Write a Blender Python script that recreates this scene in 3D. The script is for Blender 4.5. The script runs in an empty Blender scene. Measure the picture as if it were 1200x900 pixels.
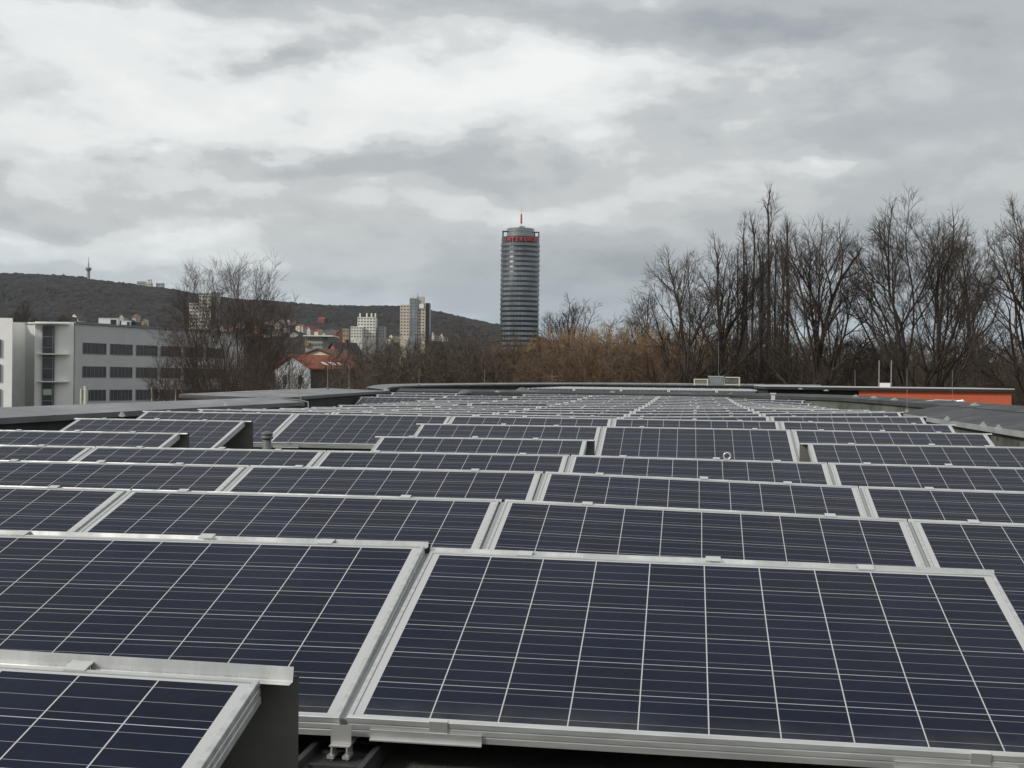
import bpy, math, random
import numpy as np
from mathutils import Vector, Matrix, noise as mnoise

random.seed(7)
rnd = random.Random(11)
scene = bpy.context.scene
col = scene.collection

# ------------------------------------------------------------------ camera
EZ = 10.0                                   # eye height above the street
F = 1500.0                                  # focal length in pixels of a 1200 px wide picture
YAW, PITCH, ROLL = 0.136, -0.004, 0.012
def axes():
    c, s = math.cos(YAW), math.sin(YAW)
    right0 = Vector((c, s, 0)); fwd0 = Vector((-s, c, 0)); up0 = Vector((0, 0, 1))
    cp, sp = math.cos(PITCH), math.sin(PITCH)
    fwd = fwd0 * cp + up0 * sp
    up1 = -fwd0 * sp + up0 * cp
    cr, sr = math.cos(ROLL), math.sin(ROLL)
    right = right0 * cr + up1 * sr
    up = -right0 * sr + up1 * cr
    return right, up, fwd
RIGHT, UP, FWD = axes()
cam = bpy.data.cameras.new("camera")
cam.sensor_width = 36.0
cam.lens = 36.0 * F / 1200.0
cam.clip_start = 0.05
cam.clip_end = 20000
camo = bpy.data.objects.new("camera", cam)
col.objects.link(camo)
m3 = Matrix((RIGHT, UP, -FWD)).transposed()
camo.matrix_world = Matrix.Translation((0, 0, EZ)) @ m3.to_4x4()
scene.camera = camo

def at(px, py, d):
    """world point seen at a pixel of the 1200x900 photograph, d metres ahead"""
    v = FWD + RIGHT * ((px - 600) / F) + UP * ((450 - py) / F)
    return Vector((0, 0, EZ)) + v * d
def atz(px, py, z):
    """world point at a pixel, z metres relative to the eye"""
    v = FWD + RIGHT * ((px - 600) / F) + UP * ((450 - py) / F)
    return Vector((0, 0, EZ)) + v * (z / v.z)

# ------------------------------------------------------------------ light
SUN_EL, SUN_DIR = math.radians(32), Vector((-0.78, -0.62))   # from behind left of the camera
world = bpy.data.worlds.new("World")
scene.world = world
world.use_nodes = True
def build_world():
    nt = world.node_tree; N = nt.nodes; L = nt.links
    N.clear()
    out = N.new("ShaderNodeOutputWorld"); bg = N.new("ShaderNodeBackground")
    L.new(bg.outputs[0], out.inputs[0])
    bg.inputs["Strength"].default_value = 0.1
    sky = N.new("ShaderNodeTexSky"); sky.sky_type = 'NISHITA'; sky.sun_disc = False
    sky.sun_elevation = SUN_EL
    sky.sun_rotation = math.atan2(SUN_DIR.x, SUN_DIR.y)
    sky.air_density = 1.5; sky.dust_density = 2.0
    tc = N.new("ShaderNodeTexCoord")
    def val(x):
        return x
    def math_(op, a, b=None, c=None):
        n = N.new("ShaderNodeMath"); n.operation = op
        for i, x in enumerate((a, b, c)):
            if x is None: continue
            if isinstance(x, (int, float)): n.inputs[i].default_value = x
            else: L.new(x, n.inputs[i])
        return n.outputs[0]
    sep = N.new("ShaderNodeSeparateXYZ"); L.new(tc.outputs["Generated"], sep.inputs[0])
    az = math_('ARCTAN2', sep.outputs[0], sep.outputs[1])
    el = math_('ARCSINE', sep.outputs[2])
    # direction stretched so clouds flatten towards the horizon
    comb = N.new("ShaderNodeCombineXYZ")
    L.new(math_('MULTIPLY', az, 1.0), comb.inputs[0])
    L.new(math_('MULTIPLY', el, 2.3), comb.inputs[1])
    def noise(scale, detail, rough, off, dist=0.0):
        mp = N.new("ShaderNodeMapping"); mp.inputs["Location"].default_value = off
        L.new(comb.outputs[0], mp.inputs[0])
        n = N.new("ShaderNodeTexNoise"); n.inputs["Scale"].default_value = scale
        n.inputs["Detail"].default_value = detail; n.inputs["Roughness"].default_value = rough
        n.inputs["Distortion"].default_value = dist
        L.new(mp.outputs[0], n.inputs["Vector"])
        return n
    w1 = noise(8, 5, 0.5, (3.1, 1.7, 0)); w2 = noise(8, 5, 0.5, (8.3, 4.4, 2.0))
    azw = math_('ADD', az, math_('MULTIPLY', math_('SUBTRACT', w1.outputs[0], 0.5), 0.26))
    elw = math_('ADD', el, math_('MULTIPLY', math_('SUBTRACT', w2.outputs[0], 0.5), 0.12))
    n1 = noise(7.0, 11, 0.56, (0.2, 5.2, 1.0), 0.25)
    n2 = noise(17, 9, 0.6, (2.2, 1.2, 4.0), 0.2)
    v = math_('MULTIPLY_ADD', math_('SUBTRACT', n1.outputs[0], 0.5), CLOUD_N1, 0.60)
    n3 = noise(48, 6, 0.6, (6.2, 9.1, 2.0), 0.2)
    v = math_('MULTIPLY_ADD', math_('SUBTRACT', n2.outputs[0], 0.5), CLOUD_N2, v)
    v = math_('MULTIPLY_ADD', math_('SUBTRACT', n3.outputs[0], 0.5), 0.11, v)
    for (px, py, sx, sy, amp) in CLOUD_BLOBS:
        a0 = math.atan((px - 600) / F) - YAW; e0 = (444 - py) / F
        da = math_('MULTIPLY', math_('SUBTRACT', azw, a0), F / sx)
        de = math_('MULTIPLY', math_('SUBTRACT', elw, e0), F / sy)
        r2 = math_('ADD', math_('MULTIPLY', da, da), math_('MULTIPLY', de, de))
        g = math_('EXPONENT', math_('MULTIPLY', r2, -1.0))
        v = math_('MULTIPLY_ADD', g, amp, v)
    ramp = N.new("ShaderNodeValToRGB"); L.new(v, ramp.inputs[0])
    cr = ramp.color_ramp
    cr.interpolation = 'EASE'
    pts = [(0.14, (3.1, 3.35, 3.58)), (0.40, (4.15, 4.37, 4.55)), (0.56, (5.0, 5.2, 5.28)), (0.655, (6.15, 6.31, 6.31)), (0.81, (7.4, 7.56, 7.5)), (1.0, (8.1, 8.25, 8.1))]
    while len(cr.elements) < len(pts): cr.elements.new(0.5)
    for e, (p, c) in zip(cr.elements, pts):
        e.position = p; e.color = (*[x / 10 for x in c], 1)
    sc = N.new("ShaderNodeVectorMath"); sc.operation = 'SCALE'; sc.inputs["Scale"].default_value = 10.0
    L.new(ramp.outputs[0], sc.inputs[0])
    low = N.new("ShaderNodeMapRange"); low.interpolation_type = 'SMOOTHSTEP'; L.new(el, low.inputs[0])
    low.inputs[1].default_value = 0.0; low.inputs[2].default_value = 0.13; low.inputs[3].default_value = 0.85; low.inputs[4].default_value = 0.0
    tint = N.new("ShaderNodeMix"); tint.data_type = 'RGBA'; tint.blend_type = 'MULTIPLY'; L.new(low.outputs[0], tint.inputs[0])
    L.new(sc.outputs[0], tint.inputs[6]); tint.inputs[7].default_value = (.80, .93, 1.04, 1)     # clearer air low over the valley
    mix = N.new("ShaderNodeMix"); mix.data_type = 'RGBA'; mix.inputs[0].default_value = 0.94
    L.new(sky.outputs[0], mix.inputs[6]); L.new(tint.outputs[2], mix.inputs[7])
    L.new(mix.outputs[2], bg.inputs[0])
CLOUD_N1, CLOUD_N2 = 0.66, 0.29
CLOUD_BLOBS = [   # where the brighter and darker clouds stand (pixel direction, size, strength)
    (110, 125, 190, 70, 0.30), (470, 110, 140, 55, 0.30), (300, 160, 220, 45, 0.18), (560, 95, 120, 40, .14),
    (650, 110, 110, 50, 0.14), (60, 60, 160, 20, 0.10), (700, 60, 60, 30, .10),
    (345, 90, 48, 36, -0.36), (40, 140, 80, 24, -0.20), (240, 12, 320, 26, -0.16), (225, 195, 25, 12, -.12),
    (440, 205, 240, 30, -0.26), (110, 252, 220, 30, -0.16), (560, 255, 120, 22, 0.10), (300, 228, 130, 14, .12),
    (960, 50, 240, 40, -0.28), (900, 150, 220, 26, -0.14), (1010, 98, 120, 18, 0.12), (700, 95, 90, 22, 0.16), (760, 20, 240, 30, -0.18), (1130, 130, 150, 120, -0.20), (960, 198, 70, 17, 0.20), (1090, 120, 60, 25, .10),
    (760, 130, 130, 60, 0.08), (820, 290, 300, 45, -0.25), (540, 345, 170, 40, -0.16), (170, 300, 220, 18, 0.12), (60, 290, 60, 16, .08),
    (740, 345, 130, 50, -0.20), (1100, 330, 240, 80, -0.20), (690, 250, 120, 25, .08),
]
build_world()

sun = bpy.data.lights.new("sun", 'SUN')
sun.energy = 2.2
sun.angle = math.radians(7)
sun.color = (1.0, 0.955, 0.89)
suno = bpy.data.objects.new("sun", sun); col.objects.link(suno)
sd = Vector((SUN_DIR.x, SUN_DIR.y, 0)).normalized() * math.cos(SUN_EL) + Vector((0, 0, math.sin(SUN_EL)))
suno.rotation_euler = sd.to_track_quat('Z', 'Y').to_euler()
suno.location = (0, 0, 200)

scene.view_settings.view_transform = 'Standard'
scene.view_settings.look = 'None'
scene.view_settings.exposure = 0.2
scene.view_settings.gamma = 1.0
scene.view_settings.use_curve_mapping = False
scene.render.engine = 'CYCLES'
scene.cycles.max_bounces = 5
scene.cycles.volume_bounces = 0

# ------------------------------------------------------------------ helpers
class MB:
    def __init__(self): self.v = []; self.f = []; self.mi = []; self.m = 0
    def face(self, pts):
        n = len(self.v); self.v += [tuple(p) for p in pts]
        self.f.append(tuple(range(n, n + len(pts)))); self.mi.append(self.m)
    def quads(self, vs, fs):
        n = len(self.v); self.v += [tuple(p) for p in vs]
        for f in fs:
            self.f.append(tuple(i + n for i in f)); self.mi.append(self.m)
    def box(self, a, b, M=None):
        x0, y0, z0 = a; x1, y1, z1 = b
        vs = [Vector(p) for p in ((x0,y0,z0),(x1,y0,z0),(x1,y1,z0),(x0,y1,z0),(x0,y0,z1),(x1,y0,z1),(x1,y1,z1),(x0,y1,z1))]
        if M is not None: vs = [M @ p for p in vs]
        self.quads(vs, [(0,3,2,1),(4,5,6,7),(0,1,5,4),(1,2,6,5),(2,3,7,6),(3,0,4,7)])
    def tube(self, pts, rads, n=6, cap=True):
        base = len(self.v); m = len(pts)
        pts = [Vector(p) for p in pts]
        for i in range(m):
            d = (pts[min(i+1, m-1)] - pts[max(i-1, 0)])
            if d.length < 1e-9: d = Vector((0,0,1))
            d.normalize()
            a = d.cross(Vector((0.31, 0.95, 0.11)) if abs(d.y) < 0.9 else Vector((1, 0, 0))); a.normalize(); b = d.cross(a)
            r = rads[i] if isinstance(rads, (list, tuple)) else rads
            for k in range(n):
                t = 2 * math.pi * k / n
                self.v.append(tuple(pts[i] + a * (math.cos(t) * r) + b * (math.sin(t) * r)))
        for i in range(m - 1):
            for k in range(n):
                k2 = (k + 1) % n
                self.f.append((base+i*n+k, base+i*n+k2, base+(i+1)*n+k2, base+(i+1)*n+k)); self.mi.append(self.m)
        if cap:
            self.f.append(tuple(base + k for k in range(n))[::-1]); self.mi.append(self.m)
            self.f.append(tuple(base + (m-1)*n + k for k in range(n))); self.mi.append(self.m)
    def lathe(self, prof, n=24, c=(0,0,0)):
        self.tube([(c[0], c[1], c[2] + z) for z, r in prof], [r for z, r in prof], n) if False else None
        base = len(self.v)
        for z, r in prof:
            for k in range(n):
                t = 2*math.pi*k/n
                self.v.append((c[0]+math.cos(t)*r, c[1]+math.sin(t)*r, c[2]+z))
        for i in range(len(prof)-1):
            for k in range(n):
                k2 = (k+1) % n
                self.f.append((base+i*n+k, base+i*n+k2, base+(i+1)*n+k2, base+(i+1)*n+k)); self.mi.append(self.m)
        self.f.append(tuple(base+k for k in range(n))[::-1]); self.mi.append(self.m)
        self.f.append(tuple(base+(len(prof)-1)*n+k for k in range(n))); self.mi.append(self.m)
    def mesh(self, name, mat, smooth=False):
        me = bpy.data.meshes.new(name)
        me.from_pydata(self.v, [], self.f)
        mats = mat if isinstance(mat, (list, tuple)) else [mat]
        for x in mats: me.materials.append(x)
        if len(mats) > 1: me.polygons.foreach_set("material_index", self.mi)
        if smooth: me.polygons.foreach_set("use_smooth", [True]*len(self.f))
        me.update()
        return me
    def build(self, name, mat, parent=None, smooth=False, M=None):
        return link(name, self.mesh(name, mat, smooth), parent, M)
def link(name, me, parent=None, M=None):
    o = bpy.data.objects.new(name, me); col.objects.link(o)
    if parent is not None: o.parent = parent
    if M is not None: o.matrix_local = M
    return o
def tag(o, label=None, cat=None, group=None, kind=None):
    if label: o["label"] = label
    if cat: o["category"] = cat
    if group: o["group"] = group
    if kind: o["kind"] = kind
    return o
def empty(name, M, label, cat, group=None):
    o = bpy.data.objects.new(name, None); o.empty_display_size = 0.2; col.objects.link(o)
    if isinstance(M, (tuple, Vector)): M = Matrix.Translation(M)
    o.matrix_world = M
    return tag(o, label, cat, group)
def T(x, y, z, rz=0.0): return Matrix.Translation((x, y, z)) @ Matrix.Rotation(rz, 4, 'Z')

# ------------------------------------------------------------------ materials
def mat(name, base, rough=0.6, metal=0.0, var=0.0, scale=5.0, spec=None, bump=0.0, bscale=40.0, base2=None, ior=None, detail=6, rvar=0.0, stretch=None):
    m = bpy.data.materials.new(name); m.use_nodes = True
    nt = m.node_tree; N = nt.nodes; L = nt.links
    b = N["Principled BSDF"]
    b.inputs["Base Color"].default_value = (*base, 1)
    b.inputs["Roughness"].default_value = rough; b.inputs["Metallic"].default_value = metal
    if spec is not None: b.inputs["Specular IOR Level"].default_value = spec
    if ior is not None: b.inputs["IOR"].default_value = ior
    tc = N.new("ShaderNodeTexCoord")
    src = tc.outputs["Object"]
    if stretch:
        mp = N.new("ShaderNodeMapping"); mp.inputs["Scale"].default_value = stretch
        L.new(src, mp.inputs[0]); src = mp.outputs[0]
    if var > 0 or base2 is not None or rvar > 0:
        n = N.new("ShaderNodeTexNoise"); n.inputs["Scale"].default_value = scale; n.inputs["Detail"].default_value = detail
        n.inputs["Roughness"].default_value = 0.62
        L.new(src, n.inputs["Vector"])
        r = N.new("ShaderNodeValToRGB"); L.new(n.outputs[0], r.inputs[0])
        c0 = tuple(max(0, x*(1-var)) for x in base); c1 = base2 if base2 is not None else tuple(x*(1+var) for x in base)
        r.color_ramp.elements[0].position = 0.33; r.color_ramp.elements[0].color = (*c0, 1)
        r.color_ramp.elements[1].position = 0.68; r.color_ramp.elements[1].color = (*c1, 1)
        L.new(r.outputs[0], b.inputs["Base Color"])
        if rvar > 0:
            mr = N.new("ShaderNodeMapRange"); L.new(n.outputs[0], mr.inputs[0])
            mr.inputs[1].default_value = 0.3; mr.inputs[2].default_value = 0.7
            mr.inputs[3].default_value = max(0.02, rough-rvar); mr.inputs[4].default_value = min(1, rough+rvar)
            L.new(mr.outputs[0], b.inputs["Roughness"])
    if bump > 0:
        n = N.new("ShaderNodeTexNoise"); n.inputs["Scale"].default_value = bscale; n.inputs["Detail"].default_value = 5
        L.new(src, n.inputs["Vector"])
        bp = N.new("ShaderNodeBump"); bp.inputs["Strength"].default_value = bump; bp.inputs["Distance"].default_value = 0.02
        L.new(n.outputs[0], bp.inputs["Height"]); L.new(bp.outputs[0], b.inputs["Normal"])
    return m

CP, MOD = 0.1585, 1.67                      # cell pitch, module pitch along the row
CM = (MOD - 10*CP) / 2
def cell_material():
    """10 x 6 polycrystalline cells with three busbars under glass; object coordinates in metres"""
    m = bpy.data.materials.new("solar_cells"); m.use_nodes = True
    nt = m.node_tree; N = nt.nodes; L = nt.links
    b = N["Principled BSDF"]
    tc = N.new("ShaderNodeTexCoord")
    sep = N.new("ShaderNodeSeparateXYZ"); L.new(tc.outputs["Object"], sep.inputs[0])
    def M_(op, a, b_=None, c=None):
        n = N.new("ShaderNodeMath"); n.operation = op
        for i, x in enumerate((a, b_, c)):
            if x is None: continue
            if isinstance(x, (int, float)): n.inputs[i].default_value = x
            else: L.new(x, n.inputs[i])
        return n.outputs[0]
    cu = M_('DIVIDE', M_('SUBTRACT', sep.outputs[0], CM), CP)
    cv = M_('DIVIDE', sep.outputs[1], CP)
    fu = M_('FRACT', cu); fv = M_('FRACT', cv)
    iu = M_('FLOOR', cu); iv = M_('FLOOR', cv)
    du = M_('SUBTRACT', 0.5, M_('ABSOLUTE', M_('SUBTRACT', fu, 0.5)))    # distance to the gap line
    dv = M_('SUBTRACT', 0.5, M_('ABSOLUTE', M_('SUBTRACT', fv, 0.5)))
    gu = M_('LESS_THAN', du, 0.0095)
    gv = M_('LESS_THAN', dv, 0.0070)
    def bus(p): return M_('LESS_THAN', M_('ABSOLUTE', M_('SUBTRACT', fv, p)), 0.0048)
    bb = M_('MAXIMUM', bus(1/6), M_('MAXIMUM', bus(0.5), bus(5/6)))
    outu = M_('MAXIMUM', M_('LESS_THAN', cu, 0.0), M_('GREATER_THAN', cu, 10.0))
    outv = M_('MAXIMUM', M_('LESS_THAN', cv, 0.0), M_('GREATER_THAN', cv, 6.0))
    out = M_('MAXIMUM', outu, outv)
    gap = M_('MAXIMUM', M_('MAXIMUM', gu, gv), out)
    # per-cell tone and crystal flakes
    cid = N.new("ShaderNodeCombineXYZ"); L.new(iu, cid.inputs[0]); L.new(iv, cid.inputs[1])
    oi = N.new("ShaderNodeObjectInfo"); L.new(oi.outputs["Random"], cid.inputs[2])
    wn = N.new("ShaderNodeTexWhiteNoise"); wn.noise_dimensions = '3D'; L.new(cid.outputs[0], wn.inputs["Vector"])
    vo = N.new("ShaderNodeTexVoronoi"); vo.inputs["Scale"].default_value = 75; L.new(tc.outputs["Object"], vo.inputs["Vector"])
    vsep = N.new("ShaderNodeSeparateColor"); L.new(vo.outputs["Color"], vsep.inputs[0])
    tone = M_('ADD', M_('MULTIPLY', wn.outputs["Value"], 0.42), M_('MULTIPLY', vsep.outputs[0], 0.55))
    ramp = N.new("ShaderNodeValToRGB"); L.new(tone, ramp.inputs[0])
    ramp.color_ramp.elements[0].color = (0.0040, 0.0058, 0.0150, 1); ramp.color_ramp.elements[0].position = 0.1
    ramp.color_ramp.elements[1].color = (0.0044, 0.0090, 0.0285, 1); ramp.color_ramp.elements[1].position = 0.95
    mx = N.new("ShaderNodeMix"); mx.data_type = 'RGBA'; L.new(bb, mx.inputs[0]); L.new(ramp.outputs[0], mx.inputs[6])
    mx.inputs[7].default_value = (0.25, 0.255, 0.26, 1)
    mg = N.new("ShaderNodeMix"); mg.data_type = 'RGBA'; L.new(gap, mg.inputs[0]); L.new(mx.outputs[2], mg.inputs[6])
    mg.inputs[7].default_value = (0.47, 0.475, 0.475, 1)
    # thin film of dust
    dn = N.new("ShaderNodeTexNoise"); dn.inputs["Scale"].default_value = 3.2; dn.inputs["Detail"].default_value = 8; dn.inputs["Roughness"].default_value = 0.7
    dm = N.new("ShaderNodeMapping"); L.new(tc.outputs["Object"], dm.inputs[0])
    cc = N.new("ShaderNodeCombineXYZ"); L.new(M_('MULTIPLY', oi.outputs["Random"], 37.0), cc.inputs[0]); L.new(cc.outputs[0], dm.inputs["Location"])
    L.new(dm.outputs[0], dn.inputs["Vector"])
    edge = M_('MAXIMUM', M_('SUBTRACT', 1.0, M_('MULTIPLY', M_('ADD', sep.outputs[1], 0.02), 9.0)), 0.0)   # grime gathers above the lower frame
    df = M_('MULTIPLY', M_('SUBTRACT', dn.outputs[0], 0.30), M_('MULTIPLY_ADD', edge, 0.5, 0.065))
    md = N.new("ShaderNodeMix"); md.data_type = 'RGBA'; L.new(df, md.inputs[0]); L.new(mg.outputs[2], md.inputs[6])
    md.inputs[7].default_value = (0.30, 0.29, 0.27, 1)
    L.new(md.outputs[2], b.inputs["Base Color"])
    b.inputs["Roughness"].default_value = 0.5
    b.inputs["Specular IOR Level"].default_value = 0.0
    b.inputs["Coat Weight"].default_value = GLASS_COAT
    b.inputs["Coat IOR"].default_value = GLASS_IOR
    cr = N.new("ShaderNodeMapRange"); L.new(dn.outputs[0], cr.inputs[0])
    cr.inputs[1].default_value = 0.3; cr.inputs[2].default_value = 0.75; cr.inputs[3].default_value = 0.09; cr.inputs[4].default_value = 0.2
    L.new(cr.outputs[0], b.inputs["Coat Roughness"])
    return m
GLASS_COAT, GLASS_IOR = 0.62, 1.235
M_CELL = cell_material()
M_ALU = mat("anodised_aluminium", (0.56, 0.57, 0.56), 0.42, 0.55, var=0.14, scale=6, rvar=0.08, stretch=(1, 6, 6))
M_ALU2 = mat("bright_sheet_aluminium", (0.68, 0.68, 0.66), 0.30, 0.7, var=0.2, scale=2.5, rvar=0.10, stretch=(3, 1, 1))
M_JOINT = mat('dull_joint_strip', (.36, .365, .36), .5, .5)
M_CLIP = mat("clip_aluminium", (0.72, 0.72, 0.70), 0.28, 0.7)
M_BLACKPL = mat("black_plastic", (0.032, 0.032, 0.033), 0.55, var=0.3, scale=20)
M_DEFL = mat("dark_sheet", (0.20, 0.195, 0.175), 0.5, 0.3, var=0.25, scale=3)
M_ROOF = mat("bitumen_roofing", (0.05, 0.05, 0.047), 0.85, var=0.45, scale=3.0, bump=0.5, bscale=160, base2=(0.095, 0.093, 0.083))
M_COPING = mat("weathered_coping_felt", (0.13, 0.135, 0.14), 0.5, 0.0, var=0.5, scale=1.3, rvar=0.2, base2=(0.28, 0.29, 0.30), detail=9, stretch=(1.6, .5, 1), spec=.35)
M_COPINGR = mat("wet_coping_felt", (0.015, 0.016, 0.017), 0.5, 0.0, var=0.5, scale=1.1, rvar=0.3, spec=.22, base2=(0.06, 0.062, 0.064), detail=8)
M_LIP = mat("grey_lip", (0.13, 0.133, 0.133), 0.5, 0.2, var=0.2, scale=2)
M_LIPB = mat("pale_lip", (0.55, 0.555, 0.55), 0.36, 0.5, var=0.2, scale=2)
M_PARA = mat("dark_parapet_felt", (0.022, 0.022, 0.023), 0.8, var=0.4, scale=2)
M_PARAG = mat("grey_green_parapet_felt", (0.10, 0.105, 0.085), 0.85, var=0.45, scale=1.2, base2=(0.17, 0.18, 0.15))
M_WALLR = mat("render_wall", (0.5, 0.49, 0.46), 0.85, var=0.1, scale=0.5)
M_PIPED = mat("dark_lip", (0.045, 0.047, 0.047), 0.6, var=0.3, scale=2)
M_PIPE = mat("grey_pipe", (0.11, 0.115, 0.115), 0.5, var=0.3, scale=9)

# ------------------------------------------------------------------ air
HAZE = 0.000024
def build_haze():
    b = MB(); b.box((-3200, -60, -1.5), (3200, 3600, 330))
    m = bpy.data.materials.new("haze"); m.use_nodes = True; nt = m.node_tree; nt.nodes.clear()
    o = nt.nodes.new("ShaderNodeOutputMaterial"); v = nt.nodes.new("ShaderNodeVolumePrincipled")
    v.inputs["Color"].default_value = (.80, .88, 1.0, 1); v.inputs["Density"].default_value = HAZE; v.inputs["Anisotropy"].default_value = .2
    nt.links.new(v.outputs[0], o.inputs["Volume"])
    tag(b.build("haze", m), "thin bluish air over the valley that pales the far ridge", "haze", kind="stuff")
build_haze()

# ------------------------------------------------------------------ own roof: zones of heights (relative to the eye)
TILT = 0.2655
XS, Y1, PITCHY = -0.7805, 2.899, 1.5435
ZT = {  # row -> top-edge heights at seams -3, 0, 1, 2
 0: (-.575, -.575, -.59, -.60), 1: (-.50, -.518, -.54, -.56), 2: (-.505, -.518, -.557, -.58), 3: (-.512, -.507, -.548, -.565), 4: (-.517, -.504, -.521, -.53),
 5: (-.483, -.473, -.469, -.468), 6: (-.43, -.423, -.423, -.428), 7: (-.397, -.396, -.397, -.402), 8: (-.41, -.42, -.39, -.366),
 9: (-.44, -.425, -.395, -.352), 10: (-.462, -.425, -.40, -.378), 11: (-.478, -.425, -.40, -.395), 12: (-.475, -.428, -.41, -.44),
 13: (-.482, -.43, -.42, -.465), 14: (-.492, -.425, -.422, -.475), 15: (-.495, -.42, -.422, -.482), 16: (-.49, -.41, -.42, -.488),
 17: (-.455, -.40, -.41, -.465), 18: (-.42, -.392, -.40, -.42), 19: (-.385, -.385, -.39, -.39)}
def ztop(r, k):
    if r >= 20: return -.325
    a = ZT[r]
    return float(np.interp(k, (-3, 0, 1, 2), a))

bld = empty("flat_roofed_building", (0, 20, 0), "flat-roofed building whose dark roof carries all the rows of solar panels", "building")
DECK = EZ - .905
def loc(o): o.matrix_parent_inverse = bld.matrix_world.inverted(); return o
_bm = MB()
deck_out = [(-7.0, -4), (-6.6, 19.6), (-8.0, 20.4), (-8.8, 33), (-10.6, 46), (-10, 58), (-5, 63.2), (7, 63.2), (7.3, 50), (6.0, 34), (5.2, 24), (5.0, 8), (4.9, -4)]
_bm.face([(x, y, DECK) for x, y in deck_out])
loc(_bm.build("roof_deck", M_ROOF, bld))
_bm = MB()
n_ = len(deck_out)
for i in range(n_):
    a = deck_out[i]; b = deck_out[(i+1) % n_]
    _bm.face([(a[0], a[1], 0), (b[0], b[1], 0), (b[0], b[1], DECK-0.01), (a[0], a[1], DECK-0.01)])
loc(_bm.build("outer_wall", M_WALLR, bld))

def offset_path(p, w):
    """shift a polyline sideways by w (to its left for w > 0)"""
    out = []
    for i in range(len(p)):
        d0 = (Vector(p[i][:2]) - Vector(p[i-1][:2])).normalized() if i > 0 else None
        d1 = (Vector(p[i+1][:2]) - Vector(p[i][:2])).normalized() if i < len(p)-1 else None
        if d0 is None: d0 = d1
        if d1 is None: d1 = d0
        n0 = Vector((-d0.y, d0.x)); n1 = Vector((-d1.y, d1.x))
        n = (n0 + n1).normalized(); k = w / max(0.3, n.dot(n0))
        out.append((p[i][0] + n.x*k, p[i][1] + n.y*k))
    return out
def smooth_path(p, n=6):
    out = []
    for i in range(len(p)-1):
        p0 = p[max(i-1, 0)]; p1 = p[i]; p2 = p[i+1]; p3 = p[min(i+2, len(p)-1)]
        for k in range(n):
            t = k/n
            out.append(tuple(0.5*((2*b)+(-a+c)*t+(2*a-5*b+4*c-d)*t*t+(-a+3*b-3*c+d)*t**3) for a, b, c, d in zip(p0, p1, p2, p3)))
    out.append(tuple(p[-1])); return out
def parapet(path, side, width, rise, mwall, mtop, lip=0.06, over=0.05, mlip=None, seams=True):
    """path: points (x, y, z-eye) of the inner coping edge; side = +1 when outward lies to the left"""
    inner = [(p[0], p[1]) for p in path]
    wall = offset_path(inner, side*over); outer = offset_path(inner, side*width)
    wallo = offset_path(inner, side*(width-0.04))
    z = [EZ + p[2] for p in path]
    w = MB(); c = MB(); l = MB()
    m = len(path)
    for i in range(m-1):
        j = i+1
        w.face([(*wall[i], DECK-0.02), (*wall[j], DECK-0.02), (*wall[j], z[j]-0.005), (*wall[i], z[i]-0.005)])
        w.face([(*wallo[i], DECK-1.2), (*wallo[j], DECK-1.2), (*wallo[j], z[j]+rise-0.03), (*wallo[i], z[i]+rise-0.03)])
        c.face([(*inner[i], z[i]), (*inner[j], z[j]), (*outer[j], z[j]+rise), (*outer[i], z[i]+rise)])
        c.face([(*outer[i], z[i]+rise), (*outer[j], z[j]+rise), (*outer[j], z[j]+rise-lip), (*outer[i], z[i]+rise-lip)])
        l.face([(*inner[i], z[i]-lip), (*inner[j], z[j]-lip), (*inner[j], z[j]-0.001), (*inner[i], z[i]-0.001)])
        l.face([(*inner[i], z[i]-lip), (*inner[j], z[j]-lip), (*wall[j], z[j]-lip), (*wall[i], z[i]-lip)])
    run = .7 if seams else 1e9                                # raised sheet joints across the coping
    for i in range(m-1):
        a2, b2 = Vector(inner[i]), Vector(inner[i+1]); o1, o2 = Vector(outer[i]), Vector(outer[i+1]); ln = (b2-a2).length; dv = (b2-a2)/max(ln, 1e-6)
        while run < ln:
            t = run/ln; pi_ = a2.lerp(b2, t); po = o1.lerp(o2, t); za = z[i]+(z[i+1]-z[i])*t; w2 = dv*.022
            for (q1, q2, h) in ((pi_-w2, po-w2, 0), (pi_+w2, po+w2, 0)): pass
            T4 = [(*(pi_-w2), za+.005), (*(pi_+w2), za+.005), (*(po+w2), za+rise+.005), (*(po-w2), za+rise+.005)]
            B4 = [(*(pi_-w2*1.3), za-.012), (*(pi_+w2*1.3), za-.012), (*(po+w2*1.3), za+rise-.01), (*(po-w2*1.3), za+rise-.01)]
            c.quads(T4+B4, [(0,1,2,3),(0,4,5,1),(1,5,6,2),(2,6,7,3),(3,7,4,0)])
            run += 1.9
        run -= ln
    for i in (0, m-1):                      # closed ends
        w.face([(*wall[i], DECK-0.02), (*wall[i], z[i]-0.005), (*wallo[i], z[i]+rise-0.03), (*wallo[i], DECK-0.02)])
        l.face([(*inner[i], z[i]-lip), (*inner[i], z[i]-0.001), (*outer[i], z[i]+rise-0.001), (*outer[i], z[i]+rise-lip)])
    o = loc(w.build("parapet", mwall, bld))
    for nm, mb, mt in (("coping", c, mtop), ("coping_lip", l, mlip or M_LIP)):
        k = mb.build(nm, mt); k.parent = o
        k.matrix_parent_inverse = Matrix.Identity(4)
    return o
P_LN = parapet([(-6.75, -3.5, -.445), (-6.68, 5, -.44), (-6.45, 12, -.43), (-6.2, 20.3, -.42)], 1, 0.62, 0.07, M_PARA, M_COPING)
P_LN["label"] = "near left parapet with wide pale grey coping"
parapet([(-6.85, 20.9, -.375), (-7.3, 26, -.36), (-7.7, 32.7, -.35)], 1, 1.7, 0.05, M_PARA, M_COPING)
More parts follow.
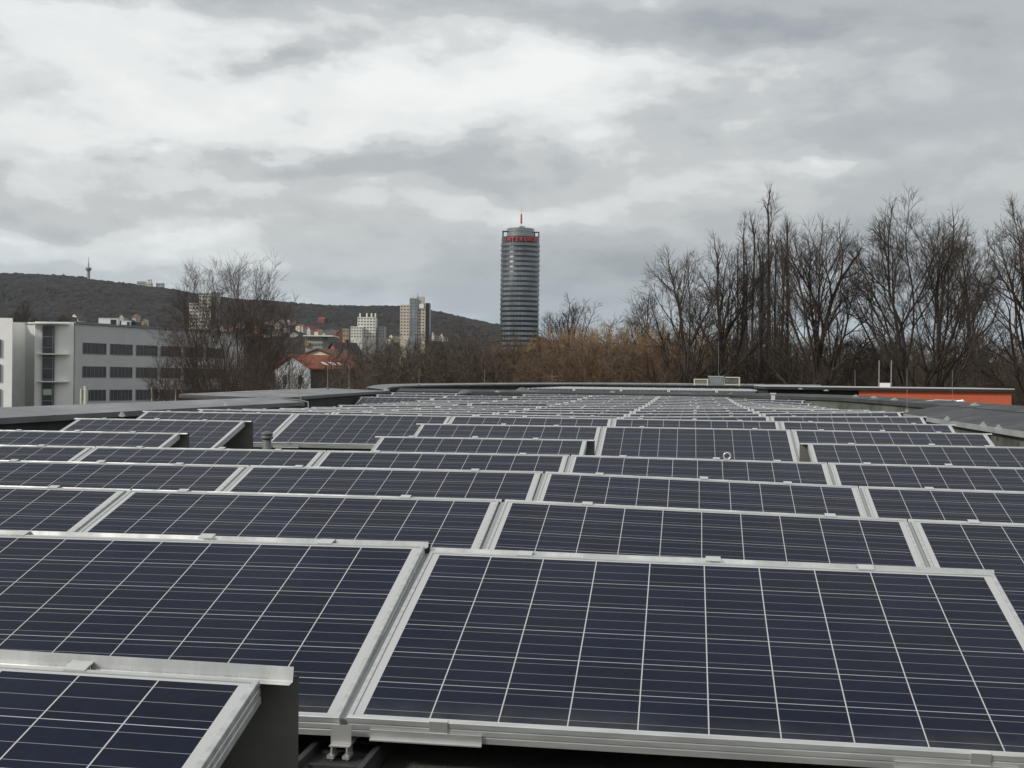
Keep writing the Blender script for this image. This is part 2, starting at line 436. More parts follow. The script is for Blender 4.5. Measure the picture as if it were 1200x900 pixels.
parapet([(3.05, -3.5, -.42), (3.05, 8, -.42), (3.03, 14, -.42), (3.0, 19.0, -.42)], -1, 0.62, 0.11, M_PARAG, M_COPINGR, mlip=M_LIPB, seams=False)
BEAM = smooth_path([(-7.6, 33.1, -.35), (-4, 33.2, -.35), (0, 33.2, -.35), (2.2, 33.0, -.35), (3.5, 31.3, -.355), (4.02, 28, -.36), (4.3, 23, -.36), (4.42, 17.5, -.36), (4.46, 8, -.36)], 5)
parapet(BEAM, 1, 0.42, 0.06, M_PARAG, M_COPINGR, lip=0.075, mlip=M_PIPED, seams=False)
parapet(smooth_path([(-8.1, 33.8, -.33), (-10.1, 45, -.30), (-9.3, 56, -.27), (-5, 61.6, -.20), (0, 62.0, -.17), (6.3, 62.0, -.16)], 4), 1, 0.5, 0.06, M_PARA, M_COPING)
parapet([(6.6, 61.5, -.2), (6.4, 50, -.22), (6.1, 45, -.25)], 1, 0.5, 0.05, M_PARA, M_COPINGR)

# ------------------------------------------------------------------ solar panels
FR, FD = 0.010, 0.046                       # half gap between modules, frame depth
V0, V1 = -0.0200, 0.9710
def panel_meshes():
    g = MB()
    g.face([(FR+.008, V0+.008, 0), (MOD-FR-.008, V0+.008, 0), (MOD-FR-.008, V1-.008, 0), (FR+.008, V1-.008, 0)])
    cells = g.mesh("cell_sheet", M_CELL)
    f = MB()
    lw = 0.0115; zt = 0.0025
    x0, x1, y0, y1 = FR, MOD-FR, V0, V1
    def ring(a, za, b, zb):
        A = [(x0+a, y0+a, za), (x1-a, y0+a, za), (x1-a, y1-a, za), (x0+a, y1-a, za)]
        B = [(x0+b, y0+b, zb), (x1-b, y0+b, zb), (x1-b, y1-b, zb), (x0+b, y1-b, zb)]
        for i in range(4):
            j = (i+1) % 4
            f.face([A[i], A[j], B[j], B[i]])
    prof = [(lw, 0.0004), (lw, zt), (0.0012, zt), (0.0, zt-.0012), (0.0, -.011), (.0022, -.0122), (.0022, -.0145), (0, -.0157), (0, -.027), (.0022, -.0282), (.0022, -.0305), (0, -.0317), (0, -FD), (.028, -FD), (.028, -FD+.0015), (.0016, -FD+.0015)]
    for (a, za), (b, zb) in zip(prof, prof[1:]): ring(a, za, b, zb)
    frame = f.mesh("frame", M_ALU)
    bk = MB()
    bk.face([(x0+.002, y0+.002, -.0055), (x0+.002, y1-.002, -.0055), (x1-.002, y1-.002, -.0055), (x1-.002, y0+.002, -.0055)])
    back = bk.mesh("back_sheet", mat("white_backsheet", (0.6, 0.6, 0.6), 0.7))
    def defl(ext_l, ext_r, up):
        # bright flange behind the top edge, bent down into a dark sheet that reaches the roof; module-local axes with the tilt undone
        R = Matrix.Rotation(-TILT, 4, 'X')
        a0, a1 = FR*0.4 - ext_l, MOD - FR*0.4 + ext_r
        def q(mb, pr):
            for (ya, za), (yb, zb) in zip(pr, pr[1:]):
                P = [Vector((a0, ya, za)), Vector((a1, ya, za)), Vector((a1, yb, zb)), Vector((a0, yb, zb))]
                mb.face([R @ (p - Vector((0, yo, zo))) + Vector((0, V1, 0)) for p in P])
        yo = zo = 0.0
        fl = MB(); q(fl, [(.003, -.006), (.026, -.005), (.0275, -.003), (.031, up), (.0325, up), (.036, min(up-.001, .004))])
        sh = MB(); q(sh, [(.0362, min(up-.0015, .0035)), (.066, -.003), (.0672, -.006), (.072, -.12), (.09, -.36)])
        for i, e in ((0, ext_l), (1, ext_r)):
            pass
        return fl, sh
    dm = {}
    for key, (l, r, up) in {"mid": (0, 0, .0035), "left": (.05, 0, .0035), "right": (0, .05, .0035), "both": (.05, .05, .0035), "tall": (0, .05, .0225), "front": (0, 0, .010)}.items():
        fl, sh = defl(l, r, up)
        dm[key] = (fl.mesh("flange", M_ALU2), sh.mesh("wind_deflector", M_DEFL))
    def clip(top):
        c = MB()
        if top:
            c.box((-.022, V1-.010, .0028), (.022, V1+.012, .0055)); c.box((-.022, V1+.0115, -.022), (.022, V1+.0145, .0050))
            c.box((-.022, V1+.012, .0010), (.022, V1+.030, .0035))
        else:
            c.box((-.021, V0-.003, -FD-.004), (.021, V0-.0005, .0050)); c.box((-.021, V0-.002, .0028), (.021, V0+.009, .0052))
            c.box((-.021, V0-.006, -FD-.006), (.021, V0+.02, -FD-.0035))
        return c.mesh("clip", M_CLIP)
    ct, cb = clip(True), clip(False)
    tr = MB()
    tr.box((-.16, V0-.0055, -FD+.002), (.10, V0-.0012, -FD+.0225)); tr.box((-.16, V0-.014, -FD-.0012), (.10, V0-.001, -FD+.0018))
    tray = tr.mesh("edge_tray", M_ALU)
    js_ = MB(); js_.box((-.0085, V0+.004, -.034), (.0085, V1-.004, -.0045)); joint = js_.mesh('joint_strip', M_JOINT)
    return cells, frame, back, dm, ct, cb, tray, joint
PM_CELL, PM_FRAME, PM_BACK, PM_DEFL, PM_CT, PM_CB, PM_TRAY, PM_JOINT = panel_meshes()

ORD = ["first", "second", "third", "fourth", "fifth", "sixth", "seventh", "eighth", "ninth", "tenth", "eleventh", "twelfth", "thirteenth", "fourteenth", "fifteenth", "sixteenth", "seventeenth", "eighteenth", "nineteenth", "twentieth", "twenty-first"]
ROWS = {0: [-1], 1: [-1, 0], 2: [-2, -1, 0, 1], 3: [-2, -1, 0, 1], 4: [-3, -2, -1, 0, 1], 5: [-3, -1, 1], 6: [-3, -1, 0, 1],
        7: [-3, -2, -1, 0, 1], 8: [-3, -2, -1, 0, 1]}
for r in range(9, 17): ROWS[r] = [-3, -2, -1, 0, 1]
ROWS[13] = [-3, -1, 0, 1]
ROWS[17] = [-4, -3, -2, -1, 0, 1]; ROWS[18] = [-4, -3, -2, -1, 0, 1]; ROWS[19] = [-4, -2, -1, 0]
for r in range(28, 37): ROWS[r] = [-3, -2, -1, 0, 1]
POSE = {(1, 0): (.0046, .2612, -.0105, (-.7770, 2.8835, -.7795)), (1, -1): (.0003, .279, .0023, (-.7720, 2.8741, -.7785)),
        (0, -1): (.0016, .2687, -.0154, (-.7831, 1.3866, -.8325))}
SPECIAL = {
    (0, -1): "partly seen solar panel cut off by the bottom left corner of the photo",
    (1, 0): "largest solar panel, whole dark blue face in the bottom right foreground",
    (1, -1): "large solar panel just behind the corner panel, left of the biggest one",
    (5, -3): "solar panel cut by left photo edge, bare right end before the pipe vent gap",
    (5, -1): "lone solar panel in the middle with empty gaps on both its ends",
    (5, 1): "solar panel at right with an open left end showing its grey back sheet",
    (6, -3): "lone short-looking solar panel with a dark open end, left of the grey pipe vent",
    (7, -2): "solar panel right behind the grey pipe vent, fully exposed down to its lower edge",
    (6, 0): "fully exposed solar panel in the middle with a small steel ring before it",
}
def panel_label(r, j):
    if (r, j) in SPECIAL: return SPECIAL[(r, j)]
    js = ROWS[r]; i = js.index(j); n = len(js)
    where = ORD[i] + " from the left"
    if i == 0: where = "leftmost"
    if i == n-1: where = "rightmost"
    if r < 20:
        return f"solar panel, {where} in the {ORD[r]} row counted from the nearest corner panel" if r > 0 else ""
    return f"distant solar panel beyond the dark crossbar, {where} in the {ORD[r-28]} row there"
protos = {}
def add_part(name, me, root, M=None):
    o = bpy.data.objects.new(name, me); col.objects.link(o); o.parent = root
    if M is not None: o.matrix_local = M
    return o
for r in sorted(ROWS):
    js = ROWS[r]
    for j in js:
        if (r, j) in POSE:
            yw, ti, sl, p = POSE[(r, j)]
            sl_ = sl; off = 0.0 if j == 0 else -MOD
            base = Vector(p)
        else:
            ti = TILT + rnd.uniform(-.004, .004); yw = rnd.uniform(-.0012, .0012)
            zl, zr = ztop(r, j), ztop(r, j+1)
            sl_ = math.atan2(zr-zl, MOD); off = 0.0
            base = Vector((XS + (r-1)*.005 + j*MOD, Y1 + (r-1)*PITCHY, zl - V1*math.sin(ti)))
        Rm = Matrix.Rotation(yw, 4, 'Z') @ Matrix.Rotation(-sl_, 4, 'Y') @ Matrix.Rotation(ti, 4, 'X')
        M = Matrix.Translation(base + Vector((0, 0, EZ))) @ Rm @ Matrix.Translation((off, 0, 0))
        root = empty("solar_panel", M, panel_label(r, j), "solar panel", "solar panels in rows on the flat roof")
        add_part("cell_sheet", PM_CELL, root)
        add_part("frame", PM_FRAME, root)
        add_part("back_sheet", PM_BACK, root)
        l = (j-1) not in js; rr = (j+1) not in js
        key = "both" if l and rr else "left" if l else "right" if rr else "mid"
        if r < 2: key = "tall" if r == 0 else "front"
        d = add_part("wind_deflector", PM_DEFL[key][1], root)
        add_part("flange", PM_DEFL[key][0], d)
        if not l: add_part('joint_strip', PM_JOINT, root)
        jit = rnd.uniform(-.06, .06)
        for u in (0.30, 1.30): add_part("clip", PM_CT, root, Matrix.Translation((u + jit, 0, 0)))
        if rnd.random() < .8: add_part("clip", PM_CT, root, Matrix.Translation((.86 + jit*2, .018, .009 if r == 0 else -.001)))
        if r <= 8:
            for u in (0.225, 1.415):
                add_part("clip", PM_CB, root, Matrix.Translation((u, 0, 0)))
                add_part("edge_tray", PM_TRAY, root, Matrix.Translation((u, 0, 0)) if u < 1 else Matrix.Translation((u-.02, 0, 0)) @ Matrix.Rotation(0, 4, 'Z'))

# black rails with aluminium brackets under the seams of the first row
def mount(x, y, zt, label, cat="mounting foot"):
    o = empty("mounting_foot", (x, y, DECK), label, cat, "feet under the front row")
    p = MB(); p.box((-.085, -.16, .004), (.085, .55, .03)); p.box((-.082, -.158, .03), (-.068, .55, .05)); p.box((.068, -.158, .03), (.082, .55, .05))
    for k in range(6): p.box((-.055, -.09+.1*k, .03), (.055, -.075+.1*k, .036))
    p.build("base_rail", M_BLACKPL, o)
    h = EZ + zt - DECK
    b = MB()
    b.box((-.024, -.018, h-.055), (.024, -.0155, h-.012)); b.box((-.024, -.018, h-.0585), (.024, .05, h-.0555))
    b.box((-.024, -.034, h-.0585), (.024, -.018, h-.0560))
    for sx in (-.02, .016):
        b.box((sx, -.034, .02), (sx+.004, .01, h-.058))
        b.box((sx-.007, -.040, .036), (sx+.009, .0, .043))
    b.build("bracket", M_CLIP, o)
    return o
mount(-.775, 2.866, -.785, "black rail foot with silver bracket under the joint between the two front panels")
mount(.885, 2.878, -.802, "black rail foot with silver bracket under the right end of the largest panel")

# roof vents
def vent_pipe(p, r, h, label):
    o = empty("vent_pipe", p, label, "vent pipe")
    b = MB(); b.lathe([(0, r*1.5), (.01, r*1.5), (.03, r), (h-.05, r), (h-.049, r*.9)], 20); b.build("pipe", M_PIPE, o, True)
    c = MB(); q = r*.55; c.lathe([(h-q*3.4, r*1.05), (h-q*3.2, r*1.4), (h-q*2.5, r*1.45), (h-q*2.3, r*1.2), (h-q*1.7, r*1.2), (h-q*1.5, r*1.42), (h-q*.9, r*1.3), (h-q*.3, r*.7), (h, r*.15)], 20)
    c.build("cap", M_PIPE, o, True)
    return o
pv = at(313, 500, 9.9)
vent_pipe((pv.x, pv.y, DECK), .034, EZ - DECK - .425, "grey mushroom-capped vent pipe standing in the gap between panels at left")
pr = at(852, 534.5, 8.35)
o = empty("steel_ring", pr, "small shiny steel ring pipe end standing before the middle panel", "pipe ring")
b = MB()
pts = [(math.cos(t)*.022, 0, math.sin(t)*.022) for t in [2*math.pi*k/24 for k in range(25)]]
b.tube(pts, .005, 8, False); b.build("ring", M_CLIP, o, True)
b = MB(); b.tube([(0.012, 0, -.022), (0.014, 0.01, pr.z*0 + DECK - pr.z)], .006, 8); b.build("post", M_ALU, o, True)
for (px, py, d, lab) in ((545, 459.5, 32.6, "squat grey vent cap at the left half of the dark crossbar"), (612, 456.5, 34.6, "round grey vent cap poking above the dark crossbar")):
    p = at(px, py, d)
    vent_pipe((p.x, p.y, DECK), .13, p.z - DECK + .06, lab)
p = at(906, 463, 31.5)
o = empty("white_post", (p.x, p.y, DECK), "short white post standing at the far right end of the panel rows", "post")
b = MB(); b.box((-.045, -.045, 0), (.045, .045, EZ-.30-DECK)); b.build("shaft", mat("white_post", (.6, .6, .58), .5), o)
b = MB(); b.box((-.07, -.07, EZ-.30-DECK), (.07, .07, EZ-.27-DECK)); b.build("cap", bpy.data.materials["white_post"], o)

# lightning rods on the copings
M_ROD = mat("rod_metal", (.38, .37, .36), .35, .8)
M_CONC = mat("concrete_block", (.38, .38, .36), .9, var=.2, scale=12)
def rod(px, ytop, ybase, d, label, r=.006):
    a = at(px, ybase, d); t = at(px, ytop, d)
    o = empty("lightning_rod", a, label, "lightning rod", "lightning rods round the roof")
    b = MB(); b.tube([(0, 0, 0), (t.x-a.x, t.y-a.y, t.z-a.z)], [r*.7, r*.45], 6); b.build("rod", M_ROD, o)
    c = MB(); c.lathe([(-.005, .035), (.03, .035), (.05, .012)], 10); c.build("base", M_PIPE, o)
rod(384, 428, 456, 29, "thin lightning rod standing before the dark wall of the red-roofed house", .008)
rod(409, 427, 456, 31, "thin lightning rod at the right corner of the red-roofed house", .008)
rod(491, 432, 452, 46, "thin lightning rod left of the round tower above the far parapet", .010)
rod(568, 433, 451, 52, "thin lightning rod just left of the foot of the round tower", .012)
rod(647, 433, 449, 60, "thin lightning rod right of the round tower at the far roof edge", .012)
rod(842, 400, 449, 60, "tall thin rod rising behind the rooftop hatch rails", .013)
rod(1002, 434, 454, 44, "thin lightning rod at the left end of the orange wall", .010)
rod(1063, 432, 483, 18.8, "tall leaning lightning rod at the far end of the near right parapet", .006)
rod(1116, 434, 472, 24, "thin lightning rod before the middle of the orange wall", .007)
# wire from the corner of the near left parapet
o = empty("conductor_wire", at(362, 471, 20.3), "thin pale wire bent upright at the end of the near left coping", "wire")
q0 = at(362, 471, 20.3)
b = MB(); b.tube([Vector(at(310, 465.5, 21.5))-q0, Vector(at(352, 469, 20.6))-q0, Vector(at(361, 471, 20.3))-q0, Vector(at(361.5, 479, 20.2))-q0], .008, 6); b.tube([Vector(at(353, 468, 20.5))-q0, Vector(at(348, 458, 20.5))-q0], .007, 6)
b.build("strand", M_ROD, o)
# conductor holders that glint on the copings
hold = [(143, 486.5, .0), (265, 475.5, .0), (453, 458.3, 0), (583, 460.6, 0), (718, 460.8, 0), (856, 463.6, 0)]
def holder(p, label, s=1.0):
    o = empty("conductor_holder", p, label, "wire holder", "holders clamped on the copings")
    b = MB(); b.box((-.05*s, -.03*s, -.012), (.05*s, .03*s, .018)); b.box((-.02*s, -.05*s, .018), (.02*s, .05*s, .034)); b.box((-.075*s, -.012*s, -.006), (.075*s, .012*s, .010)); b.build("clamp", M_CLIP, o)
for (px, py, z, lab) in ((143, 487, -.425, "sunlit wire holder on the near left coping, nearest to the office building's stair tower"),
                         (265, 475, -.415, "wire holder on the near left coping below the bare tree"),
                         (1063, 483, -.405, "wire holder at the far end of the near right coping, at the leaning rod's foot"),
                         (1110, 491, -.405, "single wire holder midway along the near right coping"),
                         (1152, 498.5, -.405, "left one of two close wire holders on the near right coping"),
                         (1170, 502, -.405, "right one of two close wire holders on the near right coping")):
    holder(atz(px, py, z), lab, .45)
for (px, py, d, lab) in ((453, 458, 30, "glinting wire holder where the left coping meets the dark crossbar"), (583, 460, 33.2, "glinting wire holder on the crossbar below the round tower's left side"),
                         (718, 460.3, 33.2, "glinting wire holder on the crossbar above the middle panels"), (856, 463, 33, "glinting wire holder on the crossbar near the white post"),
                         (1003, 465.3, 29, "small wire holder on the right coping where the orange wall begins"), (1024, 467, 27, "small wire holder on the right coping below the orange wall"),
                         (1048, 469.5, 25, "small wire holder on the right coping left of the thin rod"), (1142, 476, 20, "small wire holder on the outer right coping right of the cable bundle"),
                         (905, 454, 45, "wire holder on the far right roof edge behind the white post"), (938, 456.5, 40, "wire holder on the far right roof edge left of the orange wall"), (968, 458.5, 36, "wire holder on the far right roof edge closest to the orange wall")):
    holder(at(px, py, d) + Vector((0, 0, .02)), lab, .95)
o = empty("cable_bundle", at(1108, 473, 24), "tangled pale cable bundle lying on the outer right coping", "cable")
b = MB()
for k in range(7):
    s = .35
    pts = [Vector((rnd.uniform(-s, s), rnd.uniform(-.2, .2), .02 + rnd.uniform(0, .05))) for _ in range(4)]
    b.tube(smooth_path([tuple(p) for p in pts], 4), .012, 5)
b.build("strand", M_CLIP, o)

# rooftop hatch rails at the far edge
hx = at(840, 452, 57); o = empty("roof_hatch", (hx.x, hx.y, hx.z), "pale framed rooftop hatch rails at the far roof edge", "roof hatch")
M_HF = mat("pale_frame", (.55, .55, .45), .5); M_HG = mat("hatch_glass", (.22, .24, .24), .2, var=.2, scale=3)
def frame_panel(x0, x1, h, y):
    b = MB()
    for a, c in (((x0, y, 0), (x0+.06, y+.06, h)), ((x1-.06, y, 0), (x1, y+.06, h)), ((x0+.06, y, h-.05), (x1-.06, y+.06, h)), ((x0+.06, y, .04), (x1-.06, y+.06, .08))): b.box(a, c)
    for k in range(1, 5): b.box((x0+.06, y+.02, .08+(h-.14)*k/5), (x1-.06, y+.035, .09+(h-.14)*k/5))
    return b
frame_panel(-1.02, -.38, .30, 0).build("rail_frame", M_HF, o); frame_panel(.30, 1.02, .40, .1).build("rail_frame", M_HF, o)
b = MB(); b.box((-.37, .05, .05), (.29, .6, .40)); b.build("box", M_HG, o)
b = MB(); b.box((-.39, .03, .40), (.31, .62, .43)); b.build("lid", mat("pale_lid", (.5, .52, .54), .4), o)

# orange rooftop block beyond the right parapets
M_OR = mat("orange_render", (.60, .125, .055), .8, var=.16, scale=1.2, base2=(.54, .12, .058))
og = at(1100, 470, 40)
o = empty("orange_block", T(og.x, og.y, 0, 0.02), "low orange walled block with black roof edge beyond the right parapets", "building")
zt_ = at(1100, 458.5, 40).z
xa, xb = at(1008, 460, 40).x - og.x, at(1183, 460, 40).x - og.x
b = MB(); b.box((xa, 0, 0), (xb, 5, zt_)); b.build("wall", M_OR, o)
b = MB(); b.box((xa-2.9, -.10, zt_), (xb+.04, 5.1, zt_+.08)); b.build("roof_edge", M_BLACKPL, o)
b = MB(); b.box((xa-2.9, -.12, zt_+.08), (xb+.06, 5.12, zt_+.11)); b.build("coping", mat("pale_trim", (.5, .5, .5), .5), o)
b = MB(); b.box((xa-2.8, .2, 0), (xa-.01, 5, zt_)); b.build("dark_wall", M_PARA, o)
pq = at(1037, 455, 41); o = empty("mast_pair", (pq.x, pq.y, zt_+.11), "pair of slim pale masts with a small white box on the orange block", "mast")
for sx in (-.19, .19):
    b = MB(); b.tube([(sx, 0, 0), (sx, 0, .85)], .018, 6); b.build("pole", M_ROD, o)
b = MB(); b.box((-.16, -.06, .0), (.16, .06, .13)); b.build("box", mat("white_box", (.7, .7, .68), .5), o)
p = at(1196, 489, 22); o = empty("orange_wall", (p.x, p.y, 0), "sliver of orange wall at the right photo edge below the outer coping", "wall")
b = MB(); b.box((-.3, 0, 6), (3, .3, p.z+.02)); b.build("wall", M_OR, o)
b = MB(); b.box((-.32, -.02, p.z+.02), (3, .32, p.z+.06)); b.build("cap", M_BLACKPL, o)

# ------------------------------------------------------------------ ground and hills
M_GROUND = mat("winter_ground", (.05, .045, .03), .95, var=.4, scale=.03, base2=(.075, .065, .04))
b = MB(); b.face([(-9000, -3000, 0), (9000, -3000, 0), (9000, 14000, 0), (-9000, 14000, 0)])
tag(b.build("ground", M_GROUND), kind="structure")
def fbm(x, y, s, o=4):
    v = 0; a = 1; t = 0
    for k in range(o):
        v += a*mnoise.noise(Vector((x/s, y/s, 3.7*k))); t += a; a *= .55; s *= .47
    return v/t
RIDGE = [(-400, 330), (-150, 324), (0, 321), (60, 321), (110, 326), (150, 330), (200, 337), (240, 346), (300, 350), (350, 353), (400, 356), (460, 359), (520, 365), (560, 373), (590, 380), (640, 394), (700, 404), (800, 414), (1000, 421), (1500, 428)]
def ridge_z(px):
    y = float(np.interp(px, [r[0] for r in RIDGE], [r[1] for r in RIDGE]))
    return y
HD0, HD1 = 1350.0, 2700.0
def hill_point(px, t):
    d = HD0 + (HD1-HD0)*t
    top = at(px, ridge_z(px) + 5, HD1)
    p = at(px, 440, d); 
    h = top.z * (t*t*(3-2*t))**0.85
    return p.x, p.y, h
def build_hill():
    nx, ny = 760, 130
    xs = np.linspace(-400, 1500, nx)
    vs = []
    for j in range(ny+14):
        t = min(1.0, j/(ny-1)); back = max(0, j-(ny-1))
        for px in xs:
            x, y, h = hill_point(px, t)
            if back:
                p = at(px, 440, HD1 + back*45); x, y = p.x, p.y; h = h*max(0, 1-(back/14)**2) - 1
            amp = min(1, t*3)
            h += amp*(fbm(x, y, 260)*14 + fbm(x+900, y, 60)*5)
            # uneven tops of the trees
            k = mnoise.cell(Vector((x/9, y/9, 1)))
            c = max(0, fbm(x, y+500, 9, 2)); h += amp*(c*4.5 + k*2.4*(.5+.5*fbm(x, y, 180)))
            if t > .9 and not back: h += 10.0*max(0, fbm(x*1.0, y+77, 7, 2) + .15)*min(1, (t-.9)*12)*(.4+.9*abs(fbm(x, y, 140)))*2
            vs.append((x, y, h - 3*(1-amp)))
    fs = []
    for j in range(ny+13):
        for i in range(nx-1):
            a = j*nx+i; fs.append((a, a+1, a+nx+1, a+nx))
    m = MB(); m.v = vs; m.f = fs; m.mi = [0]*len(fs)
    M = mat("winter_forest", (.0036, .0033, .0029), .95, scale=.0065, base2=(.0185, .0128, .0095), detail=14)
    return tag(m.build("hills", M), kind="structure")
build_hill()

# ------------------------------------------------------------------ building helpers
M_GLASSD = mat("dark_window", (.045, .048, .051), .25, var=.4, scale=.8)
M_WFRAME = mat("window_frame", (.19, .195, .205), .5)
M_TILE = mat("red_roof_tiles", (.19, .050, .028), .9, var=.35, scale=1.8, base2=(.29, .095, .055))
M_TILED = mat("brown_roof_tiles", (.10, .055, .04), .85, var=.3, scale=1.6)
M_SLATE = mat("dark_slate_roof", (.05, .045, .045), .8, var=.3, scale=1.5)
def window_box(name, x0, x1, z0, z1, y, parent, panes=3, framed=True):
    """dark glass set 6 cm into a frame that stands on the wall plane y (facing -y)"""
    b = MB(); t = .07
    for a, c in (((x0, y-.05, z0), (x1, y+.04, z0+t)), ((x0, y-.05, z1-t), (x1, y+.04, z1)), ((x0, y-.05, z0+t), (x0+t, y+.04, z1-t)), ((x1-t, y-.05, z0+t), (x1, y+.04, z1-t))): b.box(a, c)
    for k in range(1, panes):
        xm = x0 + (x1-x0)*k/panes; b.box((xm-.035, y-.045, z0+t), (xm+.035, y+.03, z1-t))
    o = b.build(name, M_WFRAME, parent)
    g = MB(); g.box((x0+t, y-.012, z0+t), (x1-t, y+.02, z1-t)); g.build("pane", M_GLASSD, o)
    return o

# --- office building at the left
M_OFF = mat("pale_grey_render", (.80, .80, .77), .85, var=.06, scale=.4)
M_OFFG = mat("grey_render", (.50, .51, .50), .85, var=.06, scale=.4)
def office():
    d1, d2 = 172.0, 200.0
    A = at(88, 440, d1); B = at(250, 440, d2)         # foot of the long side
    dirv = Vector((B.x-A.x, B.y-A.y, 0)); Ln = dirv.length; ang = math.atan2(dirv.y, dirv.x)
    zr = at(88, 379.5, d1).z
    root = empty("office_building", T(A.x, A.y, 0, ang), "long grey office building with ribbon windows and white stair tower at the left", "building")
    W = MB(); W.box((0, 0, 0), (Ln+8, 16, zr)); W.build("wall", M_OFFG, root)
    R = MB(); R.box((-.15, -.2, zr), (Ln+8.2, 16.2, zr+.28)); R.build("roof_edge", mat("grey_flashing", (.18, .185, .19), .5), root)
    fl = 3.2
    zrow = at(88, 407, d1).z + 0
    for k in range(4):
        zc = zrow - k*fl
        for i in range(6):
            x0 = 1.35 + i*(Ln/5.6)
            window_box("window", x0, x0+Ln/5.6-.75, zc-.85, zc+.70, -.012, root, 6)
    # end block turned to the viewer: pale stair tower and side wings
    # local frame for the end face
    E0 = at(88, 440, d1); 
    root2 = empty("stair_tower", T(0, 0, 0), "white end block with dark glazed stair strip and curved canopies beside the office building", "building")
    def P(px, d): 
        q = at(px, 440, d); return Vector((q.x, q.y, 0))
    ztop = at(60, 377, 170).z
    # white front with shaded return, drawn in plan from left to right
    plan = [P(-30, 160), P(14, 160), P(15, 174), P(40, 176.5), P(40.5, 170), P(86, 171.6), P(88, 190), P(-30, 190)]
    m = MB()
    n = len(plan)
    for i in range(n):
        a, c = plan[i], plan[(i+1) % n]
        m.face([a, c, c+Vector((0, 0, ztop)), a+Vector((0, 0, ztop))])
    m.face([p+Vector((0, 0, ztop)) for p in plan])
    m.build("wall", M_OFF, root2)
    # stair strip
    a, c = P(49.5, 170.0), P(63.5, 170.4); u = (c-a); L = u.length; an = math.atan2(u.y, u.x)
    st = bpy.data.objects.new("stair_glazing", None)
    S = T(a.x, a.y, 0, an)
    zt, zb = at(55, 382, 170).z, at(55, 482, 170).z
    g = MB(); g.box((0, -.06, zb), (L, .3, zt)); so = g.build("stair_window", M_GLASSD, root2, M=S)
    f = MB()
    for k in range(9):
        z = zt - (zt-zb)*k/8; f.box((-.02, -.12, z-.05), (L+.02, -.065, z+.05))
    for x in (0, L*.86, L): f.box((x-.05, -.13, zb), (x+.05, -.065, zt))
    f.build("frame", M_WFRAME, so)
    pb = MB(); pb.box((.15, -.14, at(55, 463, 170).z), (L*.8, -.08, at(55, 456, 170).z)); pb.build("notice", mat("pale_green_sheet", (.4, .5, .44), .6), so)
    # curved canopies above each landing
    cl, cr = P(44, 170.2), P(81, 171.3); u = cr-cl; L2 = u.length; an = math.atan2(u.y, u.x)
    for k, py in enumerate((378, 414, 446.5)):
        z = at(60, py, 169).z; e = .6 if k == 0 else 0
        b = MB()
        pts = []
        nseg = 14
        for i in range(nseg+1):
            t = i/nseg; x = -e*2 + (L2+e*2)*t; y = -1.5*math.sin(math.pi*min(1, .12+t*.9))**.5 if k == 0 else -1.3*math.sin(math.pi*(.08+.86*t))**.6
            pts.append((x, y))
        for i in range(nseg):
            p, q = pts[i], pts[i+1]
            b.face([(p[0], p[1], z), (q[0], q[1], z), (q[0], .3, z), (p[0], .3, z)])
            b.face([(p[0], p[1], z-.16), (p[0], .3, z-.16), (q[0], .3, z-.16), (q[0], q[1], z-.16)])
            b.face([(p[0], p[1], z-.16), (q[0], q[1], z-.16), (q[0], q[1], z), (p[0], p[1], z)])
        b.build("canopy", M_OFF, root2, M=T(cl.x, cl.y, 0, an))
    # windows at the picture's left edge
    a = P(-26, 159.9); c = P(1.2, 159.9); u = c-a; L3 = u.length; an = math.atan2(u.y, u.x)
    for k in range(3):
        z = at(0, 408 + k*29, 160).z
        w = window_box("window", 0, L3, z-1.1, z+1.1, -.02, root2, 3); w.matrix_local = T(a.x, a.y, 0, an)
    # rooftop machines
    for (px, py0, py1, w, lab, mcol, dd) in ((128, 374, 383, 2.6, "white ventilation unit with slanted side on the office roof", (.72, .72, .70), 180), (148.5, 377, 384.5, 1.25, "small white box unit on the office roof right of the big ventilation unit", (.75, .75, .73), 184), (156, 378, 385, .9, "small black cabinet on the office roof beside the small white unit", (.02, .02, .02), 185)):
        p = at(px, py1, dd); h = at(px, py0, dd).z - zr
        o = empty("ventilation_unit", T(p.x, p.y, zr+.05, ang-1.0), lab, "ventilation unit")
        b = MB(); b.box((-w/2, -1, 0), (w/2, 1, h)); b.build("housing", mat("unit_paint", mcol, .6), o)
        if w > 1:
            b = MB(); b.box((w*.12, -1.03, h*.25), (w*.42, -1.001, h*.85)); b.build("grille", M_BLACKPL, o)
            b = MB(); b.box((-w/2-.04, -1.04, h), (w/2+.04, 1.04, h+.06)); b.build("lid", bpy.data.materials["unit_paint"], o)
        else:
            b = MB(); b.box((-w*.4, -1.03, h*.1), (w*.4, -1.001, h*.9)); b.build("door", M_BLACKPL, o)
    # two pale flues in front of the long side
    for (px, y0, y1, r, lab) in ((95, 457, 485, .14, "thin pale flue left of its thicker twin before the office windows"), (100.5, 454, 485, .27, "thick pale flue before the office windows")):
        p = at(px, y1, 120); t = at(px, y0, 120)
        o = empty("flue", (p.x, p.y, 0), lab, "flue"); b = MB(); b.lathe([(0, r*.8), (t.z, r*.8), (t.z+.02, r*.9), (t.z+.12, r*.9)], 14); b.build("pipe", mat("pale_flue", (.5, .5, .44), .6), o)
office()

